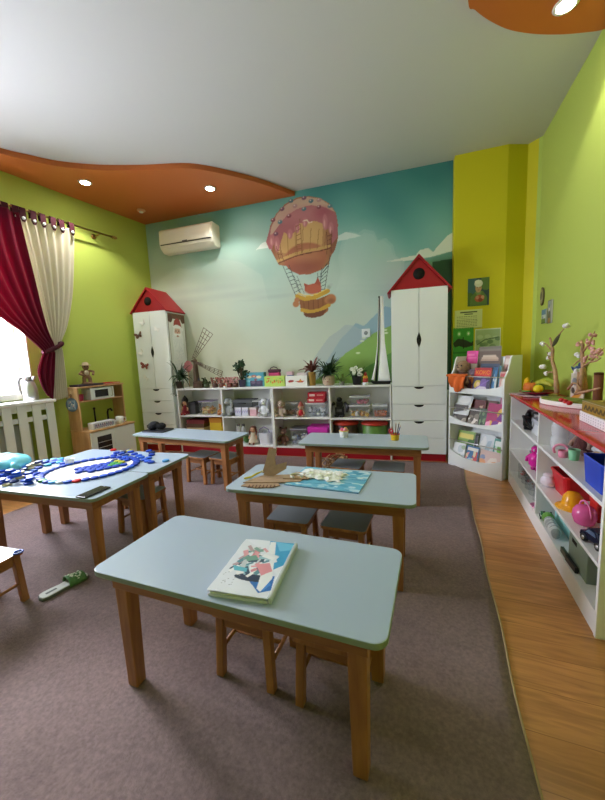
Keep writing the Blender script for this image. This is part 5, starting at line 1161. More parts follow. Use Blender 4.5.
# ring: evenly spaced along the ellipse
per = [0]
for a, b in zip(ell_, ell_[1:]+ell_[:1]): per.append(per[-1]+(b-a).length)
NR = int(per[-1]/(2*CR+.0015))
for i in range(NR):
    d = per[-1]*i/NR; k = max(j for j in range(64) if per[j] <= d); f_ = (d-per[k])/(per[k+1]-per[k]); v = ell_[k].lerp(ell_[(k+1) % 64], f_)
    pxl = None; ang = 360*i/NR
    colour, lab = ('deep blue', 'deep blue bottle cap in the oval ring on the white paper')
    if i % 4 == 3: colour, lab = 'bright blue', 'brighter blue bottle cap in the oval ring on the white paper'
    k2 = i/NR
    sp_ = {.29: ('red', 'only red bottle cap in the oval ring'), .33: ('white', 'white bottle cap in the oval ring of caps'), .37: ('light blue', 'light blue bottle cap in the oval ring next to the white one'), .43: ('green', 'green bottle cap in the oval ring of caps')}
    for kk, vv in sp_.items():
        if abs(k2-kk) < .5/NR: colour, lab = vv
    cap(0, 0, colour, lab, 'caps of the oval ring: '+colour, CZT+.0014, v)
# block of caps inside the ring
a_, b_, c_c = np.array(pt_(76, 473)), np.array(pt_(86, 478)), np.array(pt_(100, 463.5))
uu = (b_-a_); vv_ = (c_c-a_)
org = np.array(pt_(78.5, 470.8)); e1_ = np.array(pt_(103.5, 466))-org; e1_ /= np.linalg.norm(e1_); e2_ = np.array([e1_[1], -e1_[0], 0])
for i in range(6):
    for j in range(4):
        w_ = org+e1_*(.0485*i+.022*(j % 2))+e2_*(.0435*j-.03)
        if (i, j) in ((0, 3),): continue
        colour, lab = 'deep blue', 'deep blue bottle cap in the block inside the oval'
        if (i, j) in ((4, 1), (4, 2), (5, 2)): colour, lab = 'green', 'green bottle cap in the block inside the oval'
        if (i, j) in ((5, 0), (5, 1)): colour, lab = 'yellow green', 'yellow green bottle cap in the block inside the oval'
        if any((w_[0]-p[0])**2+(w_[1]-p[1])**2 < (2*CR)**2 for p in placed): continue
        cap(0, 0, colour, lab, 'caps of the block inside the oval: '+colour, CZT+.0014, w_)
# loose caps: the heap on the window side and the cluster at the far corner
def scatter(px, n, cols, where, group, minz=0):
    made = 0; tries = 0
    while made < n and tries < 900:
        tries += 1; x0, x1, y0, y1, sl = px; u = random.random(); x = x0+(x1-x0)*u; y = y0+(y1-y0)*random.random()+sl*u; w_ = pt_(x, y)
        lev = sum(1 for p in placed if (w_[0]-p[0])**2+(w_[1]-p[1])**2 < (2*CR-.002)**2)
        if lev > 0 and (minz == 0 or lev > 2): continue
        if w_[0] > -1.76 or (1.60 < w_[1] < 1.635): continue
        colour = cols[made % len(cols)]; z = CZT+(0 if lev == 0 else max(p[2] for p in placed if (w_[0]-p[0])**2+(w_[1]-p[1])**2 < (2*CR-.002)**2)-CZT+.0135)
        cap(0, 0, colour, '%s bottle cap %s' % (colour, where), group+': '+colour, z, w_); made += 1
scatter((-2, 36, 474, 486, -2), 34, ['deep blue', 'deep blue', 'bright blue', 'deep blue', 'beige', 'navy', 'deep blue', 'bright blue'], 'in the loose heap beside the turquoise bag', 'caps in the heap', 1)
scatter((24, 42, 468, 477, -3), 10, ['beige', 'deep blue', 'bright blue', 'beige', 'navy'], 'between the heap and the oval ring', 'caps between heap and ring', 1)
scatter((44, 64, 461, 466, -2), 12, ['deep blue', 'turquoise', 'bright blue', 'light blue'], 'in the loose row beside the small clear cup', 'caps beside the cup')
scatter((112, 152, 450.5, 462, 1), 20, ['deep blue', 'bright blue', 'deep blue', 'navy'], 'in the cluster at the far end of the oval', 'caps at the far end')
cap(0, 0, 'red', 'red bottle cap lying alone near the far table edge', None, CZT, pt_(113.5, 450.5)); cap(0, 0, 'yellow green', 'yellow green bottle cap lying near the red one at the far edge', None, CZT, pt_(129.5, 451.5)); cap(0, 0, 'light blue', 'light blue bottle cap lying alone near the right table edge', None, CZT, pt_(168, 461.5)+np.array([-.02, 0, 0]))
bp = pt_(8, 470); t = thing('plastic_bag', 'crumpled turquoise plastic bag on the twin tables by the window', 'bag', (bp[0], bp[1], CZT), 0)
m = MB(); random.seed(5); m.ball((0, 0, .055), (.17, .12, .055), 28, lump=.22); m.ball((-.03, 0, .07), (.08, .07, .05), 18, lump=.3); m.build('bag_body', thinfilm('turquoise_film', '#7fe2f0', .3, .35), t)
m = MB(); m.tube([(.1, -.03, .05), (.15, -.04, .06), (.19, -.05, .03)], [.03, .02, .035], 10); m.build('twisted_end', thinfilm('turquoise_film', '#7fe2f0', .3), t)
cp = pt_(70, 464.5); t = thing('small_cup', 'small cloudy plastic cup standing beyond the cap ring', 'cup', (cp[0], cp[1], CZT), 0); m = MB(); m.lathe([(.024, 0), (.026, .004), (.032, .042), (.03, .042), (.024, .005)], n=20); m.build('cup', M_cloudy, t); m = MB(); m.tube([(.032*math.cos(a*PI/10), .032*math.sin(a*PI/10), .042) for a in range(20)], .002, 6, closed=True); m.build('rim', M_cloudy, t)
t = thing('mobile_phone', 'black phone lying at the near corner of the twin tables', 'phone', (-1.802, 1.30, CZT), R(2)); MB().bb((-.038, -.082, 0), (.038, .082, .009)).build('case', pl('#22252a'), t, bevel=.004); MB().bb((-.034, -.075, .0092), (.034, .075, .0098)).build('screen', mat('phone_screen', '#15181c', rough=.25), t); m = MB(); m.cyl((0, .07, .0095), (0, .07, .0102), .003, n=10); m.build('camera_hole', M_chrome, t)

# ---- nearest table: envelope with collage
def crumple(o, amp, seed=3):
    r = random.Random(seed); k = [(r.uniform(8, 40), r.uniform(8, 40), r.uniform(0, 6)) for _ in range(7)]
    for v in list(o.data.vertices)[:PRINTED[o.name]]: v.co.y -= amp*abs(sum(math.sin(a*v.co.x+b*v.co.z+c) for a, b, c in k)/3)
t = thing('collage_envelope', 'white paper packet with a blue and pink torn-paper collage on the nearest table', 'paper packet', (-.567, .945, CZT), R(7))
random.seed(12)
MB().bb((-.098, -.148, 0), (.1, .15, .008)).build('sheet_stack', pp('#e2e2ea'), t)
m = MB(); m.box((.004, .004, .012), (.2, .297, .006), R(1.5)); m.build('upper_sheets', pp('#e8ece8'), t)
def coll(u, v):
    A = Art(u, v, '#e2e7f0'); q = random.Random(8)
    A.poly([(.5, 1), (1, 1), (1, .55), (.8, .42), (.62, .7)], '#3a9fd0').poly([(.62, 1), (.78, .8), (.96, .84), (.98, .97)], '#6cc0e4').poly([(.3, .27), (.55, .22), (.8, .06), (.97, .12), (.92, .34), (.7, .32)], '#1f6cc0').ell(.55, .27, .28, .06, '#1d3550').poly([(.7, .2), (.85, .1), (.93, .2), (.82, .3)], '#3a8ad8')
    A.poly([(.52, .98), (.62, .99), (.9, .3), (.82, .08), (.74, .12)], '#edf0f4')
    for i in range(46):
        x, y, a, s = .17+.56*q.random(), .32+.5*q.random(), q.random()*3, .03+.06*q.random(); c = ['#c9d0d4', '#7fa8a0', '#e0a0a8', '#5b8f9c', '#2f4f66', '#f0f2f4', '#b9a0a8', '#d88a98', '#9cc4d0', '#e8eaf0'][i % 10]
        ca, sa = math.cos(a), math.sin(a); A.poly([(x+ca*s*1.6-sa*s*.5, y+sa*s*1.1+ca*s*.4), (x+ca*s*1.6+sa*s*.5, y+sa*s*1.1-ca*s*.4), (x-ca*s*1.6+sa*s*.5, y-sa*s*1.1-ca*s*.4), (x-ca*s*1.6-sa*s*.5, y-sa*s*1.1+ca*s*.4)], c)
    A.poly([(.5, .5), (.72, .56), (.84, .42), (.7, .32)], '#e79aa4').poly([(.22, .62), (.4, .68), (.5, .6), (.32, .54)], '#6f9f90').poly([(.12, .45), (.4, .42), (.42, .36), (.2, .36)], '#5fb8cc')
    for i in range(16): A.ell(.06+.3*q.random(), .05+.3*q.random(), .012, .006, '#a4a8b0')
    return A.c
c_ = card(.2, .3, .002, coll, 120, 180, 'collage_sheet', t); c_.rotation_euler = (R(-90), 0, 0); c_.location = (0, -.15, .0175); crumple(c_, .0035)
m = MB(); m.bb((.094, -.15, .0), (.108, .152, .022)); m.build('plastic_edge', thinfilm('pale_film', '#e0e8e6', .35, .2), t, bevel=.004)

# ---- table with cardboard and the snowy sheet
def tw_poly(name, label, cat, pts, col, th=.004, z=CZT, group='cardboard cut-outs', edge='#8a6a44'):
    P = [Vector(atz(x, y, z)) for x, y in pts]; c = sum(P, Vector())/len(P)
    t = thing(name, label, cat, (c.x, c.y, z), 0, group); m = MB(); m.prism([(p.x-c.x, p.y-c.y) for p in P], 0, th, 'z'); m.mi = [0, 0]+[1]*len(P); m.build('card_sheet', [col, mat('card_edge', edge, rough=.9)], t); return t, c
M_card = mat('corrugated_card', '#a98e70', rough=.9, var=.12, vscale=30)
t, c = tw_poly('cardboard_cutout', 'cardboard piece with a notched striped rim at the near edge of the pile', 'cardboard', [(241, 486.5), (247, 482.5), (258, 482), (270, 482.5), (279, 484), (280, 486), (272, 488), (256, 488.5)], M_card)
m = MB()
for k in range(8): p = Vector(atz(249+3.6*k, 487.2, CZT))-c; m.box((p.x, p.y, .0055), (.006, .04, .002), .3)
m.build('dark_stripe', pp('#6a4a3a'), t)
tw_poly('cardboard_cutout', 'long cardboard wedge lying flat under the folded piece', 'cardboard', [(243, 483), (262, 476), (300, 474.5), (309, 476), (300, 482), (274, 483)], M_card, z=CZT+.0045)
tw_poly('cardboard_cutout', 'cardboard point lying over the corner of the snowy sheet', 'cardboard', [(283, 479), (296, 472.5), (318, 473.5), (308, 479.5)], M_card, z=CZT+.009)
def stand(name, label, px, Y, th, z0):
    P = [plane(x, y, (0, Y, 0), (0, 1, 0)) for x, y in px]; zb = min(p[2] for p in P); cx = sum(p[0] for p in P)/len(P)
    t = thing(name, label, 'cardboard', (cx, Y, z0), 0, 'cardboard cut-outs'); m = MB(); m.prism([(p[0]-cx, p[2]-zb) for p in P], 0, th); m.mi = [0, 0]+[1]*len(P); m.build('card_sheet', [M_card, mat('card_edge', '#8a6a44')], t); return t
stand('cardboard_cutout', 'tall folded cardboard shape standing up from the pile', [(262.5, 477), (267, 461), (269, 452), (277, 453), (275, 463), (276, 468), (271, 477)], 1.80, .004, CZT+.0135)
stand('cardboard_cutout', 'slanted cardboard panel with dotted edge standing in the pile', [(263, 476), (270, 468), (287, 463), (286, 470), (274, 477)], 1.77, .004, CZT+.0135)
t = thing('yellow_strip', 'yellow plastic strip at the left of the cardboard pile', 'strip', (*atz(253, 478, TH)[:2], CZT), R(20)); m = MB(); m.tube([(-.05, -.02, .006), (-.01, .0, .007), (.02, .015, .02), (.05, .02, .03)], [.005, .006, .006, .004], 8); m.build('body', pl('#d9c62a'), t); m = MB(); m.ball((.055, .021, .032), .008, 8); m.build('tip', pl('#e8e0b0'), t)
t = thing('paper_strip', 'white paper loop beside the cardboard point', 'paper strip', (*atz(296, 479, TH)[:2], CZT+.0135), 0); m = MB(); m.grid([[(.035*math.cos(a*.4), .03*math.sin(a*.4), z) for z in (.0005, .014)] for a in range(13)]); m.build('loop', pp('#eeeeea'), t, solid=.001); MB().bb((.03, -.004, .0), (.045, .004, .014)).build('glued_tab', pp('#e4e4de'), t)
def snow(u, v):
    A = Art(u, v, '#62b2d2'); q = random.Random(4)
    for i in range(110): A.ell(q.random(), q.random(), .03+.06*q.random(), .012+.035*q.random(), ['#d4e6ec', '#9ccbe0', '#3a8fb6', '#e6eef0'][i % 4], .8)
    A.rect(0, 0, 1, .03, '#3a8ab0'); return A.c
sc_ = np.array([atz(264, 489.5, TH), atz(318, 467.5, TH), atz(364, 471.5, TH), atz(356, 490, TH)]); cs_ = sc_.mean(0)
t = thing('picture_sheet', 'blue picture sheet with white snow shapes on the table of cardboard cut-outs', 'picture sheet', (cs_[0]+.02, cs_[1]-.0, CZT), R(-2))
MB().bb((-.212, -.162, 0), (.212, .162, .003)).build('backing_board', pp('#3a87ac'), t); c_ = card(.424, .324, .0015, snow, 110, 84, 'snow_print', t); c_.rotation_euler = (R(-90), 0, 0); c_.location = (0, -.162, .0044)
t = thing('torn_paper', 'crumpled white paper lying on the blue snowy sheet', 'paper', (*atz(322, 476.5, TH)[:2], CZT+.006), R(-6)); m = MB(); random.seed(3); P = []
for j in range(15):
    P.append([((i/20-.5)*.26*(1+.12*math.sin(j*1.7)), (j/14-.5)*.15*(1+.12*math.sin(i*1.3)), .004+.018*random.random()*(math.sin(PI*i/20)*math.sin(PI*j/14))**.3) for i in range(21)])
m.grid(P, False); m.build('crumpled_sheet', pp('#eef0ee'), t, solid=.001)
m = MB()
for k in range(7): m.box((random.uniform(-.13, .13), random.uniform(-.09, .09), .005), (.03, .02, .002), random.uniform(0, 3), Euler((.2, .1, k)))
m.build('scrap', pp('#e4e8ea'), t)

# ---- table with pots
def potp(label, p, col, band, r=.032, h=.07):
    t = thing('pencil_pot', label, 'pot', (p[0], p[1], CZT), 0); m = MB(); m.lathe([(r*.8, 0), (r*.85, .003), (r, h*.66), (r*1.0, h*.67), (r*.94, h*.67), (r*.78, .006)], n=22); m.build('cup', pl(col), t); m = MB(); m.tube([(r*1.0*math.cos(a*PI/12), r*math.sin(a*PI/12), h*.68) for a in range(24)], .0035, 6, closed=True); m.build('rim', pl(band), t); return t
p1 = atz(344, 437, TH); potp('white pot of pink and yellow modelling clay on the table before the wardrobe', p1, '#e8e6e0', '#e4c04a', .04, .085)
for i, (dx, dy, dz, c, lab) in enumerate(((-.014, .005, .062, '#d8567a', 'left pink clay lump in the white pot'), (.014, -.012, .064, '#e08a9a', 'pale pink clay lump at the front of the white pot'), (.012, .016, .066, '#e0b43a', 'yellow clay lump in the white pot'))):
    m = MB(); m.ball((0, 0, 0), (.019, .017, .019), 12, lump=.15); one('clay_lump', m, pl(c), lab, 'modelling clay', None, (p1[0]+dx, p1[1]+dy, CZT+dz))
p2 = atz(395, 440, TH); potp('yellow pot of pencils with a red flower on the table before the wardrobe', p2, '#e3bc1c', '#c03a34', .036, .075)
for i, (dx, dy, lx, ly, h, c, nm) in enumerate(((-.01, .0, -.02, .01, .10, '#b8323a', 'red'), (.008, .008, .025, .02, .14, '#2c2c34', 'black'), (.012, -.008, .035, -.01, .12, '#4a5a8a', 'blue'), (0, .014, .005, .03, .13, '#6a3a2c', 'brown'), (-.004, -.012, -.012, -.015, .11, '#3f7a4a', 'green'))):
    t = thing('pencil', nm+' pencil standing in the yellow pot', 'pencil', (p2[0]+dx, p2[1]+dy, CZT+.008), 0, 'pencils in the yellow pot'); d_ = Vector((lx, ly, h)); m = MB(); m.cyl((0, 0, 0), d_*.88, .0038, n=6); m.build('shaft', pl(c), t); m = MB(); m.cyl(d_*.881, d_, .0036, .0006, 6); m.build('tip', M_birch, t)
t = thing('paper_flower', 'red paper flower in the yellow pencil pot', 'paper flower', (p2[0]-.02, p2[1]-.012, CZT+.012), 0); m = MB(); m.cyl((0, 0, 0), (-.008, -.01, .06), .002, n=6); m.build('stem', pl('#3f7a4a'), t)
m = MB()
for k in range(6): a = k*1.047; m.ball((-.008+.013*math.cos(a), -.012+.004*math.sin(a), .068+.013*math.sin(a)), (.009, .005, .009), 8)
m.build('petal', pl('#b8283a'), t)

# ---- table before the corner wardrobe
t = thing('tray', 'flat dark tray on the table before the corner wardrobe', 'tray', (-2.745, 2.77, CZT), R(4)); slab(.27, .19, .02, 0, .006).build('base', [pl('#2a2c36')]*2, t); m = MB(); m.tube([(a, b, .008) for a, b in rrect(.27, .19, .02, 4)], .004, 6, closed=True); m.build('rim', pl('#23252e'), t)
t = thing('knitted_bundle', 'black knitted bundle lying on the dark tray', 'bundle', (-2.775, 2.78, CZT+.0125), R(4)); m = MB(); random.seed(9); m.ball((-.045, 0, .032), (.06, .055, .04), 14, lump=.2); m.ball((.05, .01, .034), (.06, .05, .036), 14, lump=.2); m.ball((.0, -.02, .06), (.055, .04, .032), 14, lump=.2); remesh(m.build('wool', mat('black_wool', '#1c1c20', rough=.95, bump=.8, bscale=120), t), .005)
m = MB(); m.tube([(-.1, 0, .01), (-.07, -.03, .05), (0, -.045, .07), (.06, -.03, .05), (.1, .0, .01)], .008, 8); m.build('strap', mat('black_strap', '#2a2a2e', rough=.7), t)

# ---- floor and stool
t = thing('slipper', 'green patterned slide slipper lying on the carpet by the left tables', 'slipper', (-1.885, 1.128, CF), R(-12))
sole = [(.0, -.118), (.028, -.112), (.037, -.09), (.036, -.05), (.031, -.01), (.036, .03), (.043, .07), (.04, .1), (.024, .118), (0, .122), (-.022, .116), (-.036, .098), (-.04, .06), (-.036, .02), (-.03, -.01), (-.034, -.05), (-.036, -.09), (-.027, -.112)]
m = MB(); m.prism(sole, 0, .014, 'z'); m.build('sole', pl('#5d625c', .7), t, bevel=.004)
m = MB(); m.prism([(x*.93, y*.96) for x, y in sole], .0142, .019, 'z'); m.build('insole', mat('insole_grey', '#c9ccc4', rough=.7), t, bevel=.002); m = MB(); m.box((0, -.06, .0195), (.014, .05, .001)); m.build('insole_mark', pp('#6a6e6a'), t)
P = []
for j in range(9):
    y = .012+.085*j/8; P.append([((.046)*math.cos(PI*i/14), y, .012+(.042-.012*j/8)*math.sin(PI*i/14)) for i in range(15)])
m = MB(); m.grid(P); st_ = m.build('strap', mat('strap_green', '#4f7d46', rough=.6, var=.2, vscale=60), t, solid=.004)
m = MB()
for k in range(22): i = random.uniform(.2, .8)*PI; y = random.uniform(.02, .09); m.ball((.0482*math.cos(i), y, .0145+(.042-.012*(y-.012)/.085)*math.sin(i)), (.005, .006, .003), 6)
m.build('white_dot', pp('#dfe6d4'), st_)
rp = atz(21, 552, SHT); t = None
m = MB(); m.tube([(.019*math.cos(a*PI/12), .019*math.sin(a*PI/12), .0045) for a in range(24)], .0045, 8, closed=True)
one('plastic_ring', m, pl('#2148b0'), 'blue plastic ring on the corner of the pale stool', 'ring', None, (-1.972, .988, SHT+.0005))
bq = (-.93, 3.24); t = thing('twig_bundle', 'tangled bundle of tan twigs on the carpet behind the table with pots', 'twigs', (bq[0], bq[1], CF), 0); random.seed(21)
for nm, c, n in (('pale_twig', '#c2a078', 13), ('brown_twig', '#8a6442', 11)):
    m = MB()
    for k in range(n):
        a = random.uniform(0, 6.28); r0 = random.uniform(.07, .15); tl_ = random.uniform(-.9, .9); pts = []
        for i in range(15):
            b = a+i*random.uniform(.3, .42); pts.append((r0*math.cos(b)*random.uniform(.85, 1.1), r0*math.sin(b)*random.uniform(.8, 1.1), max(.008, .09+.085*math.sin(b*1.0+tl_*3))))
        m.tube(pts, .0045, 5)
    m.build(nm, mat('twig_'+c[1:], c, rough=.9), t)
m = MB(); m.lathe([(.07, .0), (.09, .02), (.1, .06)], n=14); m.build('woven_base', mat('wicker', '#8f6d48', rough=.9, bump=.8, bscale=60), t)
# ---- contents of the long right-hand shelf
def rs(x, y, X=.70): return atx(x, y, X)
ZB, ZM, ZT_ = .1055, .3155, .5755
def at(px, X=.70): return rs(px[0], px[1], X)[1]
t = thing('toy_gun', 'black toy gun sprawled on the upper board at the far end of the long shelf', 'toy', (.675, 3.08, ZT_), R(75)); m = MB()
m.box((0, 0, .055), (.2, .05, .05)); m.box((.12, 0, .06), (.1, .03, .03)); m.box((-.05, 0, .025), (.04, .045, .05)); m.build('body', M_black, t, bevel=.006)
m = MB(); m.cyl((.17, 0, .06), (.25, 0, .06), .014); m.build('barrel', M_black, t); m = MB(); m.cyl((-.06, 0, .095), (.05, 0, .095), .015); m.build('sight', M_black, t); MB().box((.03, 0, .022), (.03, .03, .04)).build('magazine', pl('#2c2c30'), t)
m = MB(); m.tube([(-.08, 0, .08), (-.14, .02, .1), (-.17, 0, .07), (-.13, -.02, .03), (-.08, 0, .03)], .009, 8); m.build('stock', M_black, t); t.scale = (1.45, 1.2, 1.2)
t = thing('toy_plane', 'black and white toy drone standing on the white box of the upper board', 'toy', (.76, 2.84, ZT_+.1105), R(20)); m = MB(); m.ball((0, 0, .03), (.05, .035, .03), 12); m.build('body', pl('#c9c9cc'), t)
for k in range(4): a = PI/4+k*PI/2; m = MB(); m.cyl((0, 0, .03), (.08*math.cos(a), .08*math.sin(a), .035), .006, n=8); m.lathe([(.035, 0), (.036, .01)], (.08*math.cos(a), .08*math.sin(a), .032), 14); m.build('rotor_arm', M_black, t)
box_thing('storage_box', 'white and grey box on the upper board beside the divider of the long shelf', 'box', (.75, 2.76, ZT_), -PI/2, .32, .18, .11, '#d4d6da', lid='#b8bcc4', lidh=.3)
t = thing('toy_robot', 'magenta toy robot on the middle board near the divider of the long shelf', 'toy', (.672, 2.82, ZM), R(-60)); t.scale = (.82, .82, .9); m = MB(); m.lathe([(.035, .03), (.055, .05), (.058, .1), (.045, .13), (.03, .14)], n=18); m.ball((0, 0, .165), (.045, .042, .035), 12); m.build('body', pl('#d81f9c'), t)
for s in (-1, 1):
    m = MB(); m.tube([(s*.05, 0, .12), (s*.075, -.02, .09), (s*.07, -.03, .06)], .013, 8); m.build('arm', pl('#d81f9c'), t); m = MB(); m.lathe([(.02, 0), (.022, .02), (.018, .0295)], (s*.025, 0, 0), 12); m.build('foot', pl('#b01880'), t); m = MB(); m.ball((s*.016, -.04, .17), .008, 8); m.build('eye', M_cab, t)
t = thing('toy_tool', 'grey and white toy drill on the middle board left of the magenta robot', 'toy', (.72, 3.06, ZM), R(70)); m = MB(); m.cyl((-.07, 0, .09), (.05, 0, .09), .028); m.box((-.04, 0, .045), (.035, .035, .09)); m.build('body', pl('#9a9ca2'), t, bevel=.004); m = MB(); m.cyl((.051, 0, .09), (.11, 0, .09), .012, .004); m.build('bit', M_chrome, t)
for i, (y, c, lab) in enumerate(((3.25, '#c24a4a', 'clear jar with red pieces at the far end of the bottom board'), (3.13, '#3a3a44', 'clear jar with dark pieces on the bottom board'), (3.01, '#8a4a44', 'clear jar with brownish red pieces on the bottom board'), (2.89, '#6a8a9a', 'clear jar with grey blue pieces on the bottom board'), (2.77, '#c4cad0', 'clear jar with white pieces beside the divider on the bottom board'))):
    t = thing('clear_jar', lab, 'jar', (.70, y, ZB), 0, 'clear jars on the bottom board'); m = MB(); m.lathe([(.045, 0), (.05, .006), (.05, .12), (.036, .14), (.036, .15)], n=20); m.build('glass', M_clear, t); m = MB(); m.lathe([(.038, .1505), (.038, .17), (.034, .172)], n=18); m.build('lid', pl(['#b03a3a', '#2a2a30', '#d8d8d8', '#7a8a9a', '#c0c4c8'][i]), t)
    for k in range(5): blob_toy('toy_piece', 'small toy piece in the '+lab.split(' with')[0]+' of '+lab.split('with ')[1].split(' pieces')[0]+' pieces', 'toy', (.70+random.uniform(-.02, .02), y+random.uniform(-.02, .02), ZB+.006+.02*k), k, .03, c, '#d9d4cc', 'pieces in jar %d' % i)
t = thing('toy_plate', 'flat pink plastic plate at the front of the bottom board', 'plate', (.652, 2.66, ZB), 0); m = MB(); m.lathe([(.03, 0), (.034, .003), (.042, .014), (.039, .014), (.028, .005)], n=20); m.build('plate', pl('#e08ab8'), t); m = MB(); m.tube([(.041*math.cos(a*PI/10), .041*math.sin(a*PI/10), .014) for a in range(20)], .002, 6, closed=True); m.build('rim', pl('#e8a4c8'), t)
# near bay, upper board
t = thing('glass_jar', 'tall cloudy jar beside the divider on the upper board of the near bay', 'jar', (.71, 2.48, ZT_), 0); m = MB(); m.lathe([(.04, 0), (.045, .008), (.045, .06), (.038, .075), (.045, .09), (.045, .14), (.034, .16)], n=22); m.build('body', M_cloudy, t); m = MB(); m.lathe([(.036, .1605), (.036, .18), (.03, .184)], n=20); m.build('lid', M_cloudy, t)
plush('plush_hedgehog', 'brown and beige plush toy lying on the upper board of the near bay', 'plush toy', (.79, 2.37, ZT_), R(-50), .19, '#a08474', ears='round', ear2='#6b3f3a', muzzle='#d6bfae', dress='#5c3230')
t = thing('toy_teapot', 'pink toy watering cup with a big ring handle on the upper board', 'toy', (.668, 2.27, ZT_), R(-20)); t.scale = (.85, .85, .85); m = MB(); m.lathe([(.022, 0), (.026, .008), (.029, .045), (.026, .045), (.022, .008)], n=20); m.build('cup', pl('#e88aa4'), t); m = MB(); m.tube([(-.012+.04*math.cos(R(a)), 0, .047+.036*math.sin(R(a))) for a in range(-30, 231, 18)], .008, 10); m.build('ring_handle', pl('#f09ab4'), t)
t = thing('toy_cup', 'mint green toy cup beside the pink watering cup', 'cup', (.705, 2.225, ZT_), 0); t.scale = (.8, .8, .85); m = MB(); m.lathe([(.026, 0), (.028, .006), (.034, .068), (.031, .068), (.026, .008)], n=22); m.build('cup', pl('#7fbf94'), t); m = MB(); m.tube([(.0335*math.cos(a*PI/10), .0335*math.sin(a*PI/10), .068) for a in range(20)], .003, 6, closed=True); m.build('rim', pl('#9ad4ac'), t)
t = thing('plastic_bag', 'crumpled clear plastic bag behind the blue box on the upper board', 'bag', (.74, 2.02, ZT_), 0); m = MB(); random.seed(31); m.ball((0, 0, .04), (.04, .055, .04), 18, lump=.35); m.build('bag_body', M_cloudy, t); m = MB(); m.tube([(.01, 0, .06), (.02, .02, .10), (.01, .04, .12)], [.02, .012, .035], 8); m.build('twisted_end', M_cloudy, t)
t = thing('wooden_ball', 'tan ball with a dark top beside the blue box on the upper board', 'ball', (.80, 2.13, ZT_), 0); m = MB(); m.ball((0, 0, .045), .045, 18); m.build('ball', mat('tan_leather', '#b89a74', rough=.6), t); m = MB(); m.lathe([(.026, .081), (.02, .094), (.008, .097)], n=14); m.build('cap', pl('#4a3a2c'), t)
t = thing('storage_bin', 'royal blue plastic bin at the near end of the upper board', 'bin', (.74, 1.80, ZT_), 0); m = MB(); p, q_ = rrect(.19, .185, .015, 3), rrect(.205, .205, .015, 3); n = len(p)
m._add([(a, b, 0) for a, b in p]+[(a, b, .125) for a, b in q_], [tuple(range(n-1, -1, -1))]+[(i, (i+1) % n, n+(i+1) % n, n+i) for i in range(n)]); m.build('tub', pl('#2444b8'), t, solid=.004); m = MB(); m.tube([(a, b, .125) for a, b in q_], .004, 6, closed=True); m.build('rim', pl('#2c50cc'), t)
t = thing('toy_bottle', 'dark blue bottle standing in the royal blue bin', 'bottle', (.76, 1.85, ZT_+.006), 0); m = MB(); m.lathe([(.03, 0), (.033, .006), (.033, .11), (.014, .135), (.014, .15)], n=20); m.build('body', pl('#1c4a7a'), t); m = MB(); m.lathe([(.016, .1505), (.016, .168), (.013, .17)], n=16); m.build('cap', pl('#16161a'), t)
t = thing('toy_helmet', 'black toy helmet lying in the royal blue bin', 'toy', (.735, 1.757, ZT_+.004), 0); m = MB(); m.lathe([(.034, 0), (.052, .03), (.056, .09), (.05, .12), (.03, .145), (.005, .152)], n=20); m.build('shell', M_black, t); m = MB(); m.tube([(-.056, -.02, .08), (-.062, 0, .08), (-.056, .02, .08)], .006, 6); m.build('visor', pl('#2c2c30'), t)
# near bay, middle board
t = thing('white_cloth', 'folded translucent white cloth beside the divider on the middle board', 'cloth', (.668, 2.495, ZM), 0); t.scale = (.9, .9, .75); m = MB(); random.seed(2); m.ball((0, 0, .05), (.05, .05, .05), 20, lump=.12); m.build('folded_body', mat('white_fleece', '#e3d8e0', rough=.95), t); m = MB(); m.ball((0, 0, .1), (.035, .04, .015), 16, lump=.1); m.build('top_fold', mat('white_fleece', '#e3d8e0'), t)
t = thing('toy_crate', 'red plastic crate on the middle board of the near bay', 'crate', (.775, 2.395, ZM), R(3)); m = MB()
a_, b_ = (.15, .17), (.19, .215); p = rrect(*a_, .02, 3); q_ = rrect(*b_, .025, 3); n = len(p); m._add([(a, b, 0) for a, b in p]+[(a, b, .10+.03*(abs(b) > .07)) for a, b in q_], [tuple(range(n-1, -1, -1))]+[(i, (i+1) % n, n+(i+1) % n, n+i) for i in range(n)]); m.build('tub', pl('#c41a24'), t, solid=.005)
m = MB(); m.tube([(a, b, .10+.03*(abs(b) > .07)) for a, b in q_], .007, 6, closed=True); m.build('rim', pl('#d4242c'), t)
for i, (dx, dy, c, lab) in enumerate(((-.03, .06, '#3a2a24', 'dark brown toy brick in the red crate'), (.03, .0, '#7a5a2c', 'ochre toy brick in the red crate'), (-.02, -.07, '#4a3a30', 'grey brown toy brick in the red crate'), (.03, .08, '#2c2c30', 'black toy brick in the red crate'))):
    t = thing('toy_brick', lab, 'toy brick', (.775+dx, 2.395+dy*.75, ZM+.006), R(20*i)); MB().bb((-.022, -.03, 0), (.022, .03, .06)).build('block', pl(c), t, bevel=.003); m = MB()
    for sx_ in (-1, 1): m.cyl((0, sx_*.014, .0603), (0, sx_*.014, .068), .008, n=10)
    m.build('studs', pl(c), t)
t = thing('toy_hat', 'orange yellow plastic hat on the middle board before the pink bucket', 'hat', (.70, 2.19, ZM), 0); t.scale = (1.05, 1.05, 1.05); m = MB(); m.lathe([(.072, 0), (.073, .006), (.052, .01), (.048, .028), (.043, .06), (.026, .082), (.004, .087)], n=28); m.build('crown', pl('#eea41c', .25), t); m = MB(); m.tube([(.0715*math.cos(a*PI/14), .0715*math.sin(a*PI/14), .003) for a in range(28)], .004, 6, closed=True); m.build('brim_edge', pl('#f0b030', .25), t)
box_thing('toy_box', 'small red box behind the pink bucket on the middle board', 'box', (.80, 2.07, ZM), 0, .1, .1, .11, pl('#b81c22'), lid=pl('#c8282c'))
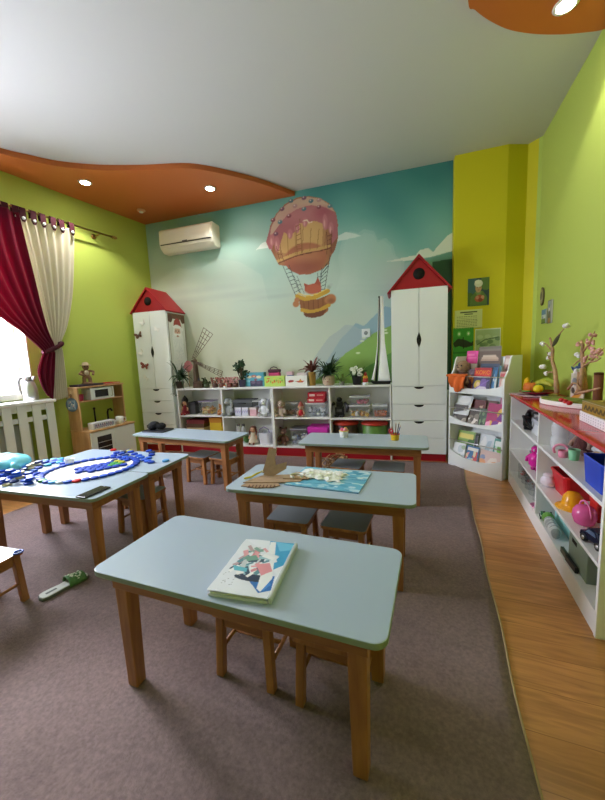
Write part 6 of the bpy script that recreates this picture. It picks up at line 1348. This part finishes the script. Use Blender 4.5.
t = thing('toy_bowl', 'orange toy bowl at the near end of the middle board', 'bowl', (.86, 1.86, ZM), 0); m = MB(); m.lathe([(.04, 0), (.045, .005), (.08, .08), (.076, .08), (.04, .008)], n=24); m.build('bowl', pl('#d8701c'), t); m = MB(); m.tube([(.078*math.cos(a*PI/12), .078*math.sin(a*PI/12), .08) for a in range(24)], .004, 6, closed=True); m.build('rim', pl('#e0802c'), t)
t = thing('toy_bucket', 'round pink toy bucket with thin handle on the middle board', 'bucket', (.685, 1.985, ZM), R(10)); m = MB(); m.lathe([(.02, 0), (.04, .012), (.05, .042), (.048, .072), (.036, .092), (.018, .1)], n=26); m.build('body', pl('#e0609c', .25), t); m = MB(); m.tube([(-.0, .05*math.cos(R(a)), .055+.068*math.sin(R(a))) for a in range(0, 181, 15)], .004, 8); m.build('handle', pl('#e878ac', .3), t)
t = thing('toy_car', 'dark blue toy car at the near end of the middle board', 'toy car', (.672, 1.785, ZM), R(106)); m = MB(); m.prism([(-.07, .018), (-.075, .04), (-.05, .048), (-.03, .072), (.02, .074), (.045, .048), (.07, .042), (.075, .018)], -.032, .032); m.build('car_body', pl('#161c34', .2), t, bevel=.005)
for s in (-1, 1):
    m = MB(); m.prism([(-.028, .05), (-.018, .067), (.015, .068), (.034, .05)], s*.0325, s*.0335); m.build('window', pl('#5a6a84', .1), t)
    for x in (-.042, .042): m = MB(); m.cyl((x, s*.024, .018), (x, s*.037, .018), .018, n=18); w_ = m.build('wheel', M_black, t); m = MB(); m.cyl((x, s*.0372, .018), (x, s*.0385, .018), .009, n=12); m.build('hub', M_chrome, w_)
# near bay, bottom board
t = thing('toy_car', 'green and white flat toy on the bottom board beside the divider', 'toy car', (.65, 2.49, ZB), R(80)); t.scale = (.75, .8, .8); m = MB(); m.prism([(-.05, .012), (-.052, .03), (-.025, .036), (-.015, .05), (.02, .05), (.05, .032), (.052, .012)], -.024, .024); m.build('car_body', pl('#3f7a54'), t, bevel=.004); MB().box((0, 0, .03), (.09, .05, .008)).build('white_band', M_cab, t)
for s in (-1, 1):
    for x in (-.03, .03): m = MB(); m.cyl((x, s*.02, .0125), (x, s*.029, .0125), .0125, n=14); m.build('wheel', M_black, t)
t = thing('storage_box', 'pale turquoise storage box on the bottom board of the near bay', 'storage box', (.806, 2.30, ZB), -PI/2); MB().bb((-.19, -.1, 0), (.19, .1, .15)).build('box_body', mat('turquoise_card', '#8fc9cc', rough=.6), t, bevel=.003); MB().bb((-.193, -.103, .1502), (.193, .103, .172)).build('lid', mat('turquoise_card', '#8fc9cc'), t, bevel=.003)
t = thing('plush_snake', 'grey and white striped plush roll with a green head on the bottom board', 'plush toy', (.65, 2.33, ZB), R(88)); t.scale = (.72, .85, .9); m = MB(); m.tube([(-.17, .01, .03), (-.08, -.004, .032), (0, .006, .034), (.08, 0, .034)], [.022, .032, .034, .034], 14); m.build('body', fz('#a4a8a4'), t)
for k in range(4): m = MB(); m.cyl((-.12+k*.05, .002, .033), (-.10+k*.05, .002, .033), .0355, n=16); m.build('stripe', fz('#e0e2de'), t)
m = MB(); m.ball((.125, 0, .04), (.05, .04, .04), 14); hd = m.build('head', fz('#6aa23c'), t)
for s in (-1, 1): m = MB(); m.ball((.15, s*.02, .07), .008, 8); m.build('eye', M_black, hd)
t = thing('storage_box', 'grey green storage box with dark hand slot on the bottom board', 'storage box', (.772, 1.93, ZB), -PI/2); MB().bb((-.115, -.125, 0), (.115, .125, .165)).build('box_body', mat('sage_card', '#8a9c8c', rough=.7), t, bevel=.004); MB().bb((-.118, -.128, .1652), (.118, .128, .183)).build('lid', mat('sage_card', '#8a9c8c'), t, bevel=.004)
MB().bb((-.07, -.1262, .11), (-.01, -.1253, .13)).build('hand_slot', M_gap, t)
for i, (y, dz, c, lab) in enumerate(((2.03, 0, '#3c4a3e', 'dark green flat case standing before the large storage box'), (1.95, 0, '#23262c', 'black flat case before the large storage box'))):
    t = thing('flat_case', lab, 'case', (.633, y, ZB), R(90+3*i), 'flat cases on the bottom board'); MB().bb((-.06, -.008, 0), (.06, .008, .03)).build('body', pl(c), t, bevel=.003); MB().bb((-.058, -.0095, .012), (.058, -.0082, .018)).build('seam', M_black, t)

# ---- on the red top
ZR = .8035
def mag(u, v): return cover(77, '#d8c4d0', ['#a85a7a', '#f0e4e8', '#8a6a9a', '#c9a0b4', '#5a3a5c'], 9)(u, v)
for i, (x, y, rz, s, lab) in enumerate(((.72, 3.33, 20, 77, 'glossy pink magazine at the far end of the red top'), (.70, 3.20, -15, 81, 'glossy lilac magazine overlapping the pink one on the red top'))):
    o = flatcard('magazine', .16, .21, .004, cover(s, '#c9a8c0', ['#8a3a5c', '#f0e8ec', '#7a5a8a', '#d8b8cc'], 9), 30, 40, lab, 'magazine', (x+.02, y-.08, ZR+.0022+.0045*i), R(rz), lie=True)
pl_ = (.775, 3.29, ZR+.0095); t = thing('fruit_plate', 'dark red plate holding play fruit at the far end of the red top', 'plate', pl_, 0); m = MB(); m.lathe([(.06, 0), (.065, .004), (.13, .022), (.127, .026), (.06, .008)], n=30); m.build('plate', pl('#7a1420', .25), t); m = MB(); m.tube([(.1285*math.cos(a*PI/16), .1285*math.sin(a*PI/16), .024) for a in range(32)], .003, 6, closed=True); m.build('rim', pl('#8a1c28'), t)
def fruit(name, label, cat, dx, dy, dz, fn, rz=0): t = thing(name, label, cat, (pl_[0]+dx, pl_[1]+dy, pl_[2]+dz), rz, 'play fruit on the dark red plate'); fn(t)
def pump(t):
    m = MB()
    for k in range(9): a = k*PI*2/9; m.ball((.026*math.cos(a), .026*math.sin(a), .04), (.034, .034, .04), 12)
    m.build('body', pl('#d8742c', .5), t); m = MB(); m.tube([(0, 0, .074), (.004, .002, .09), (.012, .004, .098)], [.008, .006, .004], 8); m.build('stem', pl('#6a5a2c'), t)
def ban(t):
    for k in range(2): m = MB(); m.tube([(-.09, .01*k, .02+.012*k), (-.05, .03*k-.01, .05+.012*k), (.02, .03*k-.015, .066+.012*k), (.08, .02*k, .05+.01*k), (.105, .02*k, .035)], [.006, .019, .022, .018, .005], 10); m.build('banana', pl(['#b4b43c', '#a0b040'][k], .5), t)
    m = MB(); m.cyl((-.09, .0, .02), (-.1, .004, .014), .006, n=8); m.build('stalk', pl('#5a4a24'), t)
fruit('pumpkin', 'orange play pumpkin on the dark red plate', 'play food', -.035, .05, .012, pump)
fruit('banana_bunch', 'greenish yellow play bananas lying across the plate', 'play food', .03, -.02, .04, ban, R(-70))
def lem(t): m = MB(); m.ball((0, 0, .032), (.04, .032, .032), 14); m.build('body', pl('#e8d41c', .4), t); m = MB(); m.ball((.04, 0, .032), (.009, .008, .008), 8); m.build('tip', pl('#d0b818'), t)
fruit('lemon', 'bright yellow play lemon at the near side of the plate', 'play food', -.02, -.098, .022, lem, R(30))
def mel(t): m = MB(); m.ball((0, 0, .038), (.055, .04, .038), 14); m.build('body', pl('#3c6a34', .4), t); m = MB(); m.cyl((.054, 0, .04), (.066, 0, .044), .004, n=6); m.build('stem', pl('#6a5a34'), t)
fruit('cucumber', 'dark green play melon in the middle of the plate', 'play food', .0, -.035, .012, mel, R(80))
def pep(t): m = MB(); m.tube([(0, 0, .0), (.01, 0, .04), (.02, .005, .08), (.035, .01, .10)], [.01, .022, .018, .004], 10); m.build('body', pl('#e8b81c', .35), t); m = MB(); m.ball((0, 0, .0), .01, 8); m.build('stem', pl('#3f7a3a'), t)
fruit('pepper', 'yellow play pepper standing behind the pumpkin', 'play food', -.07, .085, .03, pep, R(40))
def slc(t): m = MB(); m.prism([(.035*math.cos(a*PI/10), .035*math.sin(a*PI/10)) for a in range(11)], 0, .012, 'z'); m.build('flesh', pl('#e8c43a', .4), t); m = MB(); m.tube([(.036*math.cos(a*PI/10), .036*math.sin(a*PI/10), .006) for a in range(11)], .006, 6); m.build('rind', pl('#4a8a3a'), t)
fruit('fruit_slice', 'yellow play fruit slice lying in front of the plate', 'play food', -.085, -.055, .026, slc, R(120))
# diorama
dc = (.823, 2.72, ZR); t = thing('tree_diorama', 'moss and twig tree landscape on an oval white foam base on the red top', 'diorama', dc, R(-57))
pf = [(.21*math.cos(a*PI/20)*(1+.03*math.sin(a*1.3)), .1*math.sin(a*PI/20)) for a in range(40)]
m = MB(); m.prism(pf, 0, .032, 'z'); m.build('foam_base', mat('white_foam', '#efeeea', rough=.9), t, bevel=.006)
m = MB(); m.prism([(x*.96, y*.94) for x, y in pf], .0325, .042, 'z'); m.build('moss', mat('moss_green', '#7d8a3c', rough=1, bump=1, bscale=70, var=.35, vscale=30), t, bevel=.004)
I_ = (Matrix.Translation(Vector(dc)) @ Matrix.Rotation(R(-57), 4, 'Z')).inverted()
def dp(x, y, X=.80): return I_ @ Vector(atx(x, y, X))
M_bark = mat('pale_bark', '#b08a68', rough=.85, var=.3, vscale=30)
def branch(px, r0, r1, X=.80): P = [dp(x, y, X) for x, y in px]; P[0].z = max(P[0].z, .043); m = MB(); m.tube(P, [r0+(r1-r0)*i/(len(P)-1) for i in range(len(P))], 8); return m
tr = branch([(557, 393), (556, 380), (555, 370), (552, 360), (553, 350), (551, 342), (550, 338)], .016, .007).build('left_trunk', M_bark, t)
for px in ([(555, 372), (548, 372), (546, 373)], [(553, 352), (546, 344), (543, 343)], [(552, 360), (549, 358), (547, 352)], [(552, 345), (556, 338), (564, 329)]): branch(px, .006, .003).build('branch', M_bark, tr)
m = MB(); a1_, b1_ = dp(552, 347), dp(561, 333); d1 = (b1_-a1_); m.grid([[a1_+d1*v+Vector((d1.z, .2*d1.z, -d1.x)).normalized()*w*.016*math.sin(PI*min(1, v+.05)) for w in (-1, 0, 1)] for v in [i/8 for i in range(9)]]); m.build('dark_leaf', mat('leaf_olive', '#4a4a2a', rough=.7), tr, solid=.002)
for x, y, r in ((566, 326, .022), (542.5, 367.5, .026), (546, 373, .02), (543, 344, .02), (550, 354, .018), (548, 358, .015), (578, 355, .02), (577.5, 372, .02)):
    m = MB(); c_ = dp(x, y)
    for k in range(7): m.ball(c_+Vector((random.uniform(-.5, .5)*r, random.uniform(-.5, .5)*r, random.uniform(-.5, .5)*r)), r*.62, 8)
    m.build('cotton_boll', mat('cotton_white', '#f0efec', rough=1), t)
br = branch([(585, 390), (584, 375), (583, 362), (582, 352), (583, 345), (581, 341)], .014, .007).build('right_trunk', M_bark, t)
for px in ([(583, 352), (588, 345), (593, 336), (595, 331)], [(582, 346), (578, 342), (576, 344)], [(584, 366), (590, 362), (598, 355), (604, 348)], [(588, 346), (590, 344), (592, 341)], [(583, 358), (577, 362), (573, 366)], [(590, 362), (596, 361), (601, 358)]): branch(px, .006, .0025).build('branch', M_bark, br)
m = MB()
for k in range(60):
    x, y = random.choice([(588, 358), (594, 355), (592, 350), (600, 352), (593, 333), (577, 343), (586, 361), (590, 342)]); m.ball(dp(x+random.uniform(-3.5, 3.5), y+random.uniform(-3, 3), .80+random.uniform(-.04, .04)), random.uniform(.006, .011), 6)
m.build('pink_blossom', mat('blossom_pink', '#e0a8a4', rough=.9), t)
for x, r, h in ((581.5, .012, 26), (578.5, .01, 22)): branch([(x, 394), (x, 394-h*.6), (x+.4, 394-h)], r, r*.8, .78).build('stump', M_bark, t)
branch([(568, 389), (573, 383), (577, 384), (580, 390)], .007, .004, .76).build('twig', M_bark, t); branch([(575, 394), (588, 391), (600, 388)], .008, .005, .75).build('fallen_twig', M_bark, t)
for k in range(3): m = MB(); c_ = dp(562+4*k, 391.5, .74); c_.z = .055; m.ball(c_, (.017, .017, .014), 10); m.build('red_berry', pl('#b8202c'), t)
bk = (.90, 2.86, ZR); t = thing('picture_card', 'standing card with an orange and white picture behind the diorama trees', 'card', (.935, 2.96, ZR), -PI/2)
def pic(u, v): return Art(u, v, '#d8d0c4').poly([(.0, .0), (.3, .2), (.8, .9), (1, .9), (1, .4), (.5, 0)], '#d99a3c').ell(.3, .7, .2, .15, '#8a8f9c').ell(.2, .35, .15, .12, '#5a5048').rect(.0, .88, 1, 1, '#e8e4dc').c
c_ = card(.24, .19, .006, pic, 50, 40, 'printed_card', t); m = MB(); m.box((0, -.01, .008), (.1, .03, .016)); m.build('stand', M_birch, t)
t = thing('blue_bird', 'small dark blue bird figure on top of the standing card', 'figure', (.935, 2.96, ZR+.1905), R(-60)); m = MB(); m.ball((0, 0, .03), (.035, .022, .03), 12); m.ball((.02, 0, .065), .02, 10); m.tube([(-.03, 0, .03), (-.055, 0, .05)], [.012, .004], 6); m.build('body', fz('#2f4f78'), t); m = MB(); m.cyl((.038, 0, .066), (.052, 0, .064), .005, .001, 6); m.build('beak', pl('#c9a23a'), t)
t = thing('brown_tube', 'tall brown cardboard tube standing behind the right tree', 'tube', (.925, 2.60, ZR), 0); m = MB(); m.lathe([(.024, 0), (.024, .21), (.02, .21)], n=20); m.build('tube', pp('#7a4a30'), t); m = MB(); m.lathe([(.0245, .2105), (.0245, .222), (.01, .224)], n=18); m.build('cap', pp('#5c3826'), t)
# boxes at the near end of the red top
t = thing('white_box', 'flat white perforated box at the near end of the red top', 'box', (.83, 1.90, ZR), R(-90)); MB().bb((-.3, -.12, 0), (.3, .13, .05)).build('box_body', mat('white_card_box', '#eceaec', rough=.5), t, bevel=.003)
m = MB()
for i in range(22):
    for j in range(3): m.cyl((-.285+i*.027, -.1195, .012+j*.013), (-.285+i*.027, -.1212, .012+j*.013), .003, n=6)
m.build('perforation', mat('hole_grey', '#b9b4bc', rough=.8), t)
def olive(u, v):
    A = Art(u, v, '#a8842c'); A.rect(0, 0, 1, .1, '#8a6a1f').ell(.6, .62, .3, .22, '#d8e0d4').ell(.68, .62, .2, .14, '#5fae8c').ell(.3, .8, .2, .12, '#7aa84a').ell(.85, .35, .1, .1, '#3c5a34').ell(.4, .55, .12, .1, '#2f3f2c')
    for i in range(6): A.line([(.1+.13*i, .15), (.14+.13*i, .32), (.18+.13*i, .16)], .022, '#4a3a14')
    return A.c
t = thing('board_game', 'olive gold game box lying on the flat white box', 'board game', (.835, 1.91, ZR+.0505), R(-88)); MB().bb((-.27, -.115, 0), (.27, .115, .055)).build('box_body', mat('olive_card', '#9a7a28', rough=.4), t, bevel=.003)
c_ = card(.54, .23, .002, olive, 90, 40, 'printed_lid', t); c_.rotation_euler = (R(-90), 0, 0); c_.location = (0, -.115, .0565)
m = MB(); c_ = card(.52, .042, .001, lambda u, v: (lambda A: [A.line([(.05+.075*i, .2), (.08+.075*i, .8), (.11+.075*i, .25)], .03, '#4a3510') for i in range(12)] and A.c)(Art(u, v, '#a07e28')), 120, 16, 'printed_side', t); c_.location = (0, -.1162, .006)

# ================================================================ LIGHT AND CAMERA
w = bpy.data.worlds.new('overcast_sky'); SC.world = w; w.use_nodes = True; nt = w.node_tree; bg = nt.nodes['Background']
bg.inputs['Color'].default_value = (.97, .94, 1.05, 1); bg.inputs['Strength'].default_value = WORLD
sn_ = bpy.data.lights.new('hazy_sun', 'SUN'); sn_.energy = SUN; sn_.angle = R(16); sn_.color = (1, .96, .95); so_ = bpy.data.objects.new('hazy_sun', sn_); COL.objects.link(so_)
so_.rotation_euler = Vector((.85, -.33, -.50)).to_track_quat('-Z', 'Y').to_euler(); so_.location = (-8, 4, 5)
cam = bpy.data.cameras.new('camera'); co = bpy.data.objects.new('camera', cam); COL.objects.link(co); SC.camera = co
cam.sensor_fit = 'HORIZONTAL'; cam.sensor_width = 36; cam.lens = FPX*36/605; cam.clip_start = .02
M = Matrix(((CM[0][0], CM[1][0], -CM[2][0], 0), (CM[0][1], CM[1][1], -CM[2][1], 0), (CM[0][2], CM[1][2], -CM[2][2], CAM_H), (0, 0, 0, 1)))
co.matrix_world = M
SC.view_settings.view_transform = 'Standard'; SC.view_settings.look = 'None'; SC.view_settings.gamma = 1; SC.view_settings.exposure = EXPOSURE; SC.view_settings.use_curve_mapping = False
SC.cycles.use_denoising = True; SC.cycles.max_bounces = 10; SC.cycles.diffuse_bounces = 6; SC.cycles.transparent_max_bounces = 16; SC.cycles.caustics_reflective = False; SC.cycles.caustics_refractive = False
SC.cycles.sample_clamp_indirect = 8
